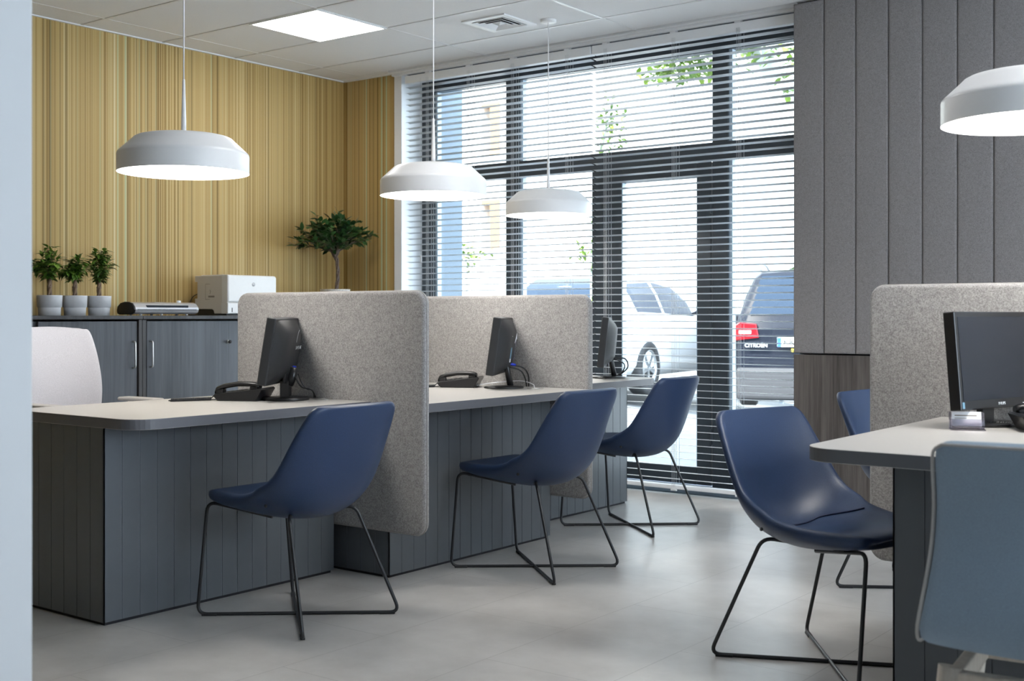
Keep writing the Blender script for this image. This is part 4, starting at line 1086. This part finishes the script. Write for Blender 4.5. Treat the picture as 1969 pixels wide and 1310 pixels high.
def front_chair():
    t = thing('staff_chair', 'blue-grey upholstered chair with pale wooden legs in the right foreground', 'chair', (-0.612, 2.695, 0), math.radians(6))
    rows = [(0.24, 0.410, 0.19, 0, 0), (0.225, 0.427, 0.215, 0, 0.0), (0.15, 0.434, 0.235, 0, 0.004), (0.02, 0.422, 0.240, 0, 0.010), (-0.10, 0.414, 0.244, 0, 0.012), (-0.175, 0.424, 0.244, 0.004, 0.010),
            (-0.220, 0.470, 0.238, 0.008, 0.004), (-0.222, 0.56, 0.224, 0.016, 0), (-0.205, 0.64, 0.216, 0.022, 0), (-0.198, 0.72, 0.213, 0.022, 0), (-0.205, 0.79, 0.213, 0.018, 0), (-0.216, 0.832, 0.208, 0.012, 0), (-0.221, 0.847, 0.190, 0.01, 0)]
    G = shell_grid(rows, 14, 3)
    sheet(G, 0.034, 'seat_shell', M_bluegrey, t)
    # pale edge band along the rim
    rim = [r[0] for r in G]+[G[-1][k] for k in range(1, 14)]+[r[-1] for r in G[::-1]]
    e = MB(); cen = []
    for p in rim: cen.append((p[0]*1.0, p[1]+0.004, p[2]+0.001))
    e.tube(cen, 0.0035, 7); e.build('edge_band', M_rim, t)
    fr = MB()
    for a in ((-0.19, 0.19, -0.165, -0.135), (-0.19, 0.19, 0.15, 0.18)): fr.box(*a, 0.330, 0.378, bev=0.004)
    for s_ in (-1, 1): fr.box(s_*0.175-0.014, s_*0.175+0.014, -0.15, 0.165, 0.330, 0.378, bev=0.004)
    fr.build('seat_rail', M_ash, t)
    for sx in (-1, 1):
        for sy in (-1, 1):
            l = MB(); l.tube([(sx*0.185, sy*0.155+0.005, 0.385), (sx*0.225, sy*0.21+0.005, 0.0)], 0.024, 12, r1=0.014); l.build('leg', M_ash, t)
front_chair()

# ------------------------------------------------------------------ street
b = MB(); b_ = bmesh.new()
def street_z(x, y):
    u = (x*0.7965+y*0.6046)     # distance to the right
    s = min(1, max(0, (math.hypot(x, y)-9)/4))
    return -0.05+s*(0.17-0.15*(u-1.0)-0.02)
nx, ny = 24, 14; V_ = [[b_.verts.new((-26+34*i/nx, 7.0+20*j/ny, street_z(-26+34*i/nx, 7.0+20*j/ny))) for i in range(nx+1)] for j in range(ny+1)]
for j in range(ny):
    for i in range(nx):
        f = b_.faces.new((V_[j][i], V_[j][i+1], V_[j+1][i+1], V_[j+1][i])); f.smooth = True
b.add(b_); struct(b.build('street_ground', M_asphalt))
b = MB(); b.box(-6.75, XL-0.0, 7.0, 7.25, -0.1, 3.3, 0); struct(b.build('wall_outer_pier', M_bluewall))
tb = thing('apartment_building', 'sunlit cream apartment building across the street behind the left blind', 'building', (-13.5, 15.0, -1.0))
def bwin(t, cx, mat, x0, x1, z0, z1, wins, rw=0.30, rmat=None):
    """façade as one wall with window openings: columns with stacked windows"""
    m = MB(); cur = x0
    cols = {}
    for a, c_, p, q in wins: cols.setdefault((a, c_), []).append((p, q))
    for (a, c_) in sorted(cols):
        m.box(cur-cx, a-cx, 0, 0.3, z0, z1); cz = z0
        for p, q in sorted(cols[(a, c_)]): m.box(a-cx, c_-cx, 0, 0.3, cz, p); cz = q
        m.box(a-cx, c_-cx, 0, 0.3, cz, z1); cur = c_
    m.box(cur-cx, x1-cx, 0, 0.3, z0, z1); m.box(x0-cx, x1-cx, 0.3, 5, z0, z1)
    m.build('wall', mat, t)
    for a, c_, p, q in wins:
        wn = MB(); wn.box(a-cx, c_-cx, 0.22, 0.30, p, q); wn.box(a-cx+0.05, c_-cx-0.05, 0.20, 0.23, p+0.05, q-0.05, 1); o = wn.build('window', [M_render2, M_extglass], t)
        rv = MB(); rv.box(c_-cx-rw, c_-cx-0.0, -0.006, 0.215, p, q); rv.box(a-cx, c_-cx-rw, -0.006, 0.215, q-0.06, q); rv.build('window_reveal', rmat or M_reveal, o)
        sl = MB(); sl.box(a-cx-0.05, c_-cx+0.05, -0.08, 0.02, p-0.06, p, bev=0.01); sl.build('window_sill', M_render2, o)
bwin(tb, -13.5, M_render, -18, -9.9, 0, 9, [(-12.0, -11.62, 4.64, 5.5), (-12.0, -11.62, 3.15, 3.95), (-14.9, -14.2, 4.64, 5.5)], 0.2)
tb2 = thing('apartment_building', 'pale apartment building farther down the street behind the right blind', 'building', (-5.0, 21.0, -1.0))
bwin(tb2, -5.0, M_render2, -14, 6, 0, 9, [(-11.6, -10.9, 2.6, 4.1), (-11.6, -10.9, 5.6, 7.0), (-5.2, -4.4, 2.6, 4.1), (-5.2, -4.4, 5.2, 6.6)], 0.12, M_render2)
b = MB(); b.box(-3.6, 1.4, -0.5, 0.0, 5.0, 5.12); o = b.build('eave', M_reveal, tb2)

def leaf_blob(m, c_, r, n, rnd, size=0.10):
    for q in range(n):
        d = Vector((rnd.gauss(0, 1), rnd.gauss(0, 1), rnd.gauss(0, 1))).normalized()*rnd.random()**0.5
        p = Vector(c_)+Vector((d.x*r[0], d.y*r[1], d.z*r[2]))
        add_leaf(m, p, Vector((rnd.uniform(-1, 1), rnd.uniform(-1, 1), rnd.uniform(-0.6, 0.4))), Vector((0, 0, 1)), size*rnd.uniform(.7, 1.2), size*0.55, 0.2, 0.3)
def street_tree(label, base, trunk, blobs, seed, size=0.10, lr=0.12):
    rnd = random.Random(seed)
    t = thing('street_tree', label, 'tree', base)
    st = MB(); 
    for pts, r0, r1 in trunk: st.tube(spline(pts, 5), r0, 9, r1=r1)
    st.build('trunk', plain('pale_bark', (0.42, 0.44, 0.42), 0.9, var=0.2, scale=9, bump=0.4) if 'pale_bark' not in MATS else MATS['pale_bark'], t)
    lf = MB()
    for c_, r, n in blobs: leaf_blob(lf, c_, r, n, rnd, size)
    lf.build('foliage', M_leafout, t)
street_tree('leafy street tree with curved pale trunk at the right of the window', (-4.2, 10.0, 0),
            [([(0.15, 0, -0.2), (0.10, 0, 1.0), (0.0, 0, 2.0), (-0.12, 0, 2.5), (-0.28, 0, 2.95), (-0.54, 0, 3.5), (-0.80, 0, 4.1)], 0.13, 0.10), ([(-0.5, 0, 3.4), (-0.9, -0.1, 3.55), (-1.7, -0.2, 3.45)], 0.03, 0.012)],
            [((-1.35, -0.1, 3.42), (0.50, 0.35, 0.13), 300), ((-1.0, -0.1, 3.60), (0.6, 0.35, 0.12), 150), ((-0.55, -0.3, 3.50), (0.35, 0.3, 0.22), 170), ((-0.2, -0.2, 3.3), (0.15, 0.2, 0.3), 50)], 4, 0.10)
street_tree('slender tree just outside the glazed door, seen through the blinds', (-6.63, 10.04, 0),
            [([(0, 0, -0.15), (0.02, 0, 1.2), (0.02, 0, 2.3), (0.20, 0, 3.05)], 0.03, 0.012)],
            [((0.24, 0, 2.98), (0.20, 0.15, 0.38), 240), ((0.05, 0, 1.72), (0.05, 0.08, 0.66), 120), ((-0.10, 0, 1.77), (0.13, 0.12, 0.13), 60)], 9, 0.066)
street_tree('small leafy sapling before the cream building, behind the left blind', (-10.5, 12.8, 0),
            [([(0, 0, -0.1), (0.02, 0, 0.8), (-0.02, 0, 1.95)], 0.03, 0.015)],
            [((0, 0, 1.92), (0.20, 0.18, 0.24), 100), ((0.25, 0, 1.98), (0.22, 0.1, 0.08), 24)], 14, 0.09)
t = thing('satellite_dish', 'round grey satellite dish on a mast behind the right blind', 'satellite dish', (-6.5, 18.0, 0))
m = MB(); m.lathe([(0.0, 0), (0.12, 0.01), (0.19, 0.05), (0.18, 0.055), (0.11, 0.018), (0.0, 0.01)], 24, M=Matrix.Translation((-0.55, 0, 2.75)) @ Matrix.Rotation(PI/2, 4, 'X'), cap=False); m.build('dish', M_extglass, t)
m = MB(); m.tube([(-0.55, 0.05, -0.3), (-0.55, 0.05, 2.75)], 0.018, 7); m.build('mast', M_lamsilver, t)
# flower box on a post with shrubs at the right
t = thing('planter', 'planter of green and yellow flowers on a stand beyond the dark car', 'planter', (-8.3, 19.2, 0))
m = MB(); m.box(-0.55, 0.75, -0.2, 0.2, 1.62, 1.72); m.build('trough', M_extglass, t)
m = MB(); m.box(-0.5, -0.44, -0.03, 0.03, -0.4, 1.62); m.build('post', M_extglass, t)
rnd = random.Random(2); m = MB(); leaf_blob(m, (0.1, 0, 1.83), (0.65, 0.25, 0.14), 190, rnd, 0.11); m.build('foliage', M_leafout, t)

# ------------------------------------------------------------------ cars
def car(label, loc, rz, body_mat, Lc, Wc, Hc, suv, group=None):
    """local: +y is forward, rear bumper at y=0; built from cross sections along y"""
    t = thing('car', label, 'car', loc, rz)
    hw = Wc/2
    # station: (y, z_bottom, z_belt, half belt, z_roof, half roof)
    if suv:
        S = [(0.0, 0.40, 0.92, 0.80, 0.95, 0.74), (0.05, 0.30, 0.98, 0.89, 1.05, 0.78), (0.30, 0.28, 1.00, 0.91, 1.62, 0.62), (0.55, 0.26, 1.00, 0.92, 1.655, 0.64), (1.6, 0.24, 0.98, 0.92, 1.68, 0.66),
             (2.4, 0.24, 0.96, 0.92, 1.62, 0.64), (3.0, 0.24, 0.95, 0.91, 1.15, 0.70), (3.3, 0.24, 0.93, 0.90, 0.98, 0.76), (4.1, 0.28, 0.80, 0.84, 0.82, 0.70), (Lc, 0.40, 0.62, 0.62, 0.64, 0.5)]
    else:
        S = [(0.0, 0.40, 0.86, 0.74, 0.90, 0.68), (0.06, 0.30, 0.92, 0.84, 1.00, 0.72), (0.28, 0.26, 0.95, 0.87, 1.30, 0.58), (0.62, 0.24, 0.96, 0.88, 1.44, 0.56), (1.4, 0.22, 0.94, 0.88, 1.48, 0.58),
             (2.1, 0.22, 0.92, 0.88, 1.42, 0.56), (2.9, 0.22, 0.92, 0.88, 1.06, 0.66), (3.2, 0.24, 0.90, 0.87, 0.95, 0.72), (3.9, 0.28, 0.76, 0.80, 0.78, 0.66), (Lc, 0.40, 0.60, 0.60, 0.62, 0.5)]
    SS = []
    ext = [S[0]]+S+[S[-1]]
    for i in range(1, len(ext)-2):
        a, b_, c_, d_ = ext[i-1:i+3]
        for k in range(4):
            u = k/4
            SS.append(tuple(q+(r-q)*u if abs(r-q) > 0 else q for q, r in zip(b_, c_)))
    SS.append(S[-1])
    b_ = bmesh.new(); rings = []
    for y, zb, zl, wl, zr, wr in SS:
        half = [(wl*0.90, zb), (wl*0.99, zb+0.12), (wl+0.01, zb+(zl-zb)*0.55), (wl, zl-0.06), (wl*0.975, zl), (wl*0.5+wr*0.5, (zl+zr)/2+0.02), (wr+0.03, zr-0.07), (wr-0.04, zr-0.015), (wr*0.5, zr+0.008)]
        ring = [(-x, z) for x, z in half]+[(0, zr+0.012)]+[(x, z) for x, z in half[::-1]]
        rings.append([b_.verts.new((x, y, z)) for x, z in ring])
    n = len(rings[0])
    for r0, r1 in zip(rings, rings[1:]):
        for k in range(n-1):
            f = b_.faces.new((r0[k], r0[k+1], r1[k+1], r1[k])); f.smooth = True
        f = b_.faces.new((r0[n-1], r0[0], r1[0], r1[n-1]))
    b_.faces.new(rings[0]); b_.faces.new(rings[-1][::-1]); bmesh.ops.recalc_face_normals(b_, faces=b_.faces[:])
    # glass faces: between belt and roof rail
    for f in b_.faces:
        c0 = f.calc_center_median(); f.material_index = 0
        yb0 = 0.10 if suv else 0.10
    m = MB(); m.add(b_, 0)
    m.build('bodywork', body_mat, t)
    def sect(y):
        for s0, s1 in zip(SS, SS[1:]):
            if s0[0] <= y <= s1[0] and s1[0] > s0[0]:
                u = (y-s0[0])/(s1[0]-s0[0]); return [q+(r-q)*u for q, r in zip(s0, s1)]
        return SS[-1]
    def side_pt(y, v, s, off=0.006):      # v 0 at belt, 1 at roof rail
        _, zb, zl, wl, zr, wr = sect(y)
        P = [(wl*0.975, zl), (wl*0.5+wr*0.5, (zl+zr)/2+0.02), (wr+0.03, zr-0.07)]
        if v < 0.5: q = v*2; a, c_ = P[0], P[1]
        else: q = v*2-1; a, c_ = P[1], P[2]
        return Vector((s*(a[0]+(c_[0]-a[0])*q+off), y, a[1]+(c_[1]-a[1])*q+off*0.4))
    spans = [(0.50, 1.35), (1.45, 2.45)] if suv else [(0.55, 1.30), (1.38, 2.35)]
    for s in (-1, 1):
        for y0, y1 in spans:
            g = MB()
            N_ = 8
            for i in range(N_):
                ya, yb = y0+(y1-y0)*i/N_, y0+(y1-y0)*(i+1)/N_
                for v0, v1 in ((0.08, 0.5), (0.5, 0.92)):
                    f = g.bm.faces.new([g.bm.verts.new(side_pt(ya, v0, s)), g.bm.verts.new(side_pt(yb, v0, s)), g.bm.verts.new(side_pt(yb, v1, s)), g.bm.verts.new(side_pt(ya, v1, s))])
            g.build('side_window', M_carglass, t)
    # rear window follows the tailgate slope
    g = MB(); ya, yb = (0.075, 0.275) if suv else (0.085, 0.52)
    st_ = []
    for i in range(6):
        y = ya+(yb-ya)*i/5; s_ = sect(y); st_.append((y, s_[4]+0.018, s_[5]))
    for (y0, z0, w0), (y1, z1, w1) in zip(st_, st_[1:]):
        for c0, c1 in ((-1, -0.33), (-0.33, 0.33), (0.33, 1)):
            g.bm.faces.new([g.bm.verts.new(p) for p in ((c0*w0*0.93, y0-0.012, z0), (c1*w0*0.93, y0-0.012, z0), (c1*w1*0.90, y1-0.012, z1), (c0*w1*0.90, y1-0.012, z1))])
    g.build('rear_window', M_carglass, t)
    # rear lamps
    zt = 0.98 if suv else 0.90
    for s in (-1, 1):
        l = MB()
        l.prism([(s*(hw-0.33), zt-0.13), (s*(hw-0.02), zt-0.17), (s*(hw+0.0), zt-0.02), (s*(hw-0.10), zt+0.05), (s*(hw-0.30), zt+0.03)][::s], -0.028, 0.16, M=Matrix(((1, 0, 0, 0), (0, 0, 1, 0), (0, 1, 0, 0), (0, 0, 0, 1))), bev=0.01)
        o = l.build('tail_light', M_red, t)
        q = MB(); q.box(s*(hw-0.17)-0.07, s*(hw-0.17)+0.07, -0.034, -0.02, zt-0.085, zt-0.045, bev=0.004); q.build('reflector', M_label, o)
    # bumper, plate, mirrors, wheels
    m = MB(); m.box(-hw+0.06, hw-0.06, -0.05, 0.10, 0.12 if suv else 0.26, 0.50, bev=0.05, seg=3); m.build('bumper', M_bumper if suv else body_mat, t)
    p = MB(); zp = 0.80 if suv else 0.72; px_ = -0.12 if suv else 0.0; p.box(px_-0.26, px_+0.26, -0.045, -0.01, zp-0.055, zp+0.055, bev=0.003); pl_ = p.build('number_plate', M_plate, t)
    q = MB(); q.box(px_-0.258, px_-0.215, -0.048, -0.044, zp-0.053, zp+0.053); q.build('plate_band', M_plateblue, pl_)
    for s in (-1, 1):
        mi_ = MB(); ym = 2.35 if suv else 2.30; mi_.box(s*(hw+0.11)-0.10, s*(hw+0.11)+0.10, ym, ym+0.09, 0.97, 1.12, bev=0.03, seg=3); mi_.tube([(s*(hw-0.05), ym+0.06, 0.98), (s*(hw+0.06), ym+0.04, 1.02)], 0.025, 8); mi_.build('door_mirror', M_carblack, t)
    wr_ = 0.33
    for s in (-1, 1):
        for yw in ((0.80, 3.40) if suv else (0.78, 3.30)):
            wl_ = MB(); Mr = Matrix.Translation((s*(hw-(0.15 if suv else 0.085)), yw, wr_)) @ Matrix.Rotation(s*PI/2, 4, 'Y')
            wl_.lathe([(0.20, -0.10), (wr_-0.02, -0.10), (wr_, -0.08), (wr_, 0.08), (wr_-0.02, 0.105), (0.215, 0.105), (0.21, 0.06), (0.0, 0.06)], 36, M=Mr, cap=False)
            o = wl_.build('wheel', M_tyre, t)
            h = MB(); h.lathe([(0.0, 0.085), (0.05, 0.085), (0.05, 0.065)], 16, M=Mr, cap=False)
            for k in range(5):
                a = k*2*PI/5; ca, sa = math.cos(a), math.sin(a)
                h.prism([(0.03*ca-0.022*sa, 0.03*sa+0.022*ca), (0.03*ca+0.022*sa, 0.03*sa-0.022*ca), (0.205*ca+0.03*sa, 0.205*sa-0.03*ca), (0.205*ca-0.03*sa, 0.205*sa+0.03*ca)], 0.066, 0.09, M=Mr)
            h.lathe([(0.195, 0.070), (0.213, 0.107), (0.205, 0.107), (0.188, 0.074)], 32, M=Mr, cap=False)
            h.build('alloy_rim', M_rimalloy, o)
    return t, pl_, zp
RZC = math.radians(37.2)
def place(px_u, D):    # world position of a point at lateral u metres, depth D from the viewpoint
    return (px_u*0.7965-D*0.6046, px_u*0.6046+D*0.7965)
x, y = place(0.50, 14.3); c1_, _, _ = car('white hatchback parked across the street behind the blinds', (x, y, 0.15), RZC-math.radians(30), M_carwhite, 4.1, 1.76, 1.48, False)
x, y = place(3.46, 13.9); c2_, plt, zp = car('dark people carrier seen from behind through the right blind', (x, y, 0.0), RZC-math.radians(16), M_carblack, 4.4, 1.84, 1.68, True)
Mrear = Matrix.Rotation(PI/2, 4, 'X')
text('plate_number', 'KR', 0.10, M_black, plt, Matrix.Translation((-0.25, -0.047, zp)) @ Mrear, 0.002)
text('lettering', 'CITROËN', 0.062, M_label, c2_, Matrix.Translation((-0.62, -0.055, 0.76)) @ Mrear, 0.012, label='silver maker name on the tailgate')
m = MB(); m.box(-0.22, -0.04, -0.052, -0.046, zp-0.11, zp-0.075); m.build('sticker', M_yellow, c2_)
for s in (-1, 1):
    m = MB(); m.tube(spline([(s*0.60, 0.42, 1.66), (s*0.61, 0.60, 1.73), (s*0.62, 1.5, 1.76), (s*0.61, 2.2, 1.69)], 5), 0.02, 8); m.build('roof_rail', M_lamsilver, c2_)
m = MB(); m.tube([(0.05, 0.07, 1.16), (0.30, 0.06, 1.13)], 0.012, 6); m.build('rear_wiper', M_black, c2_)
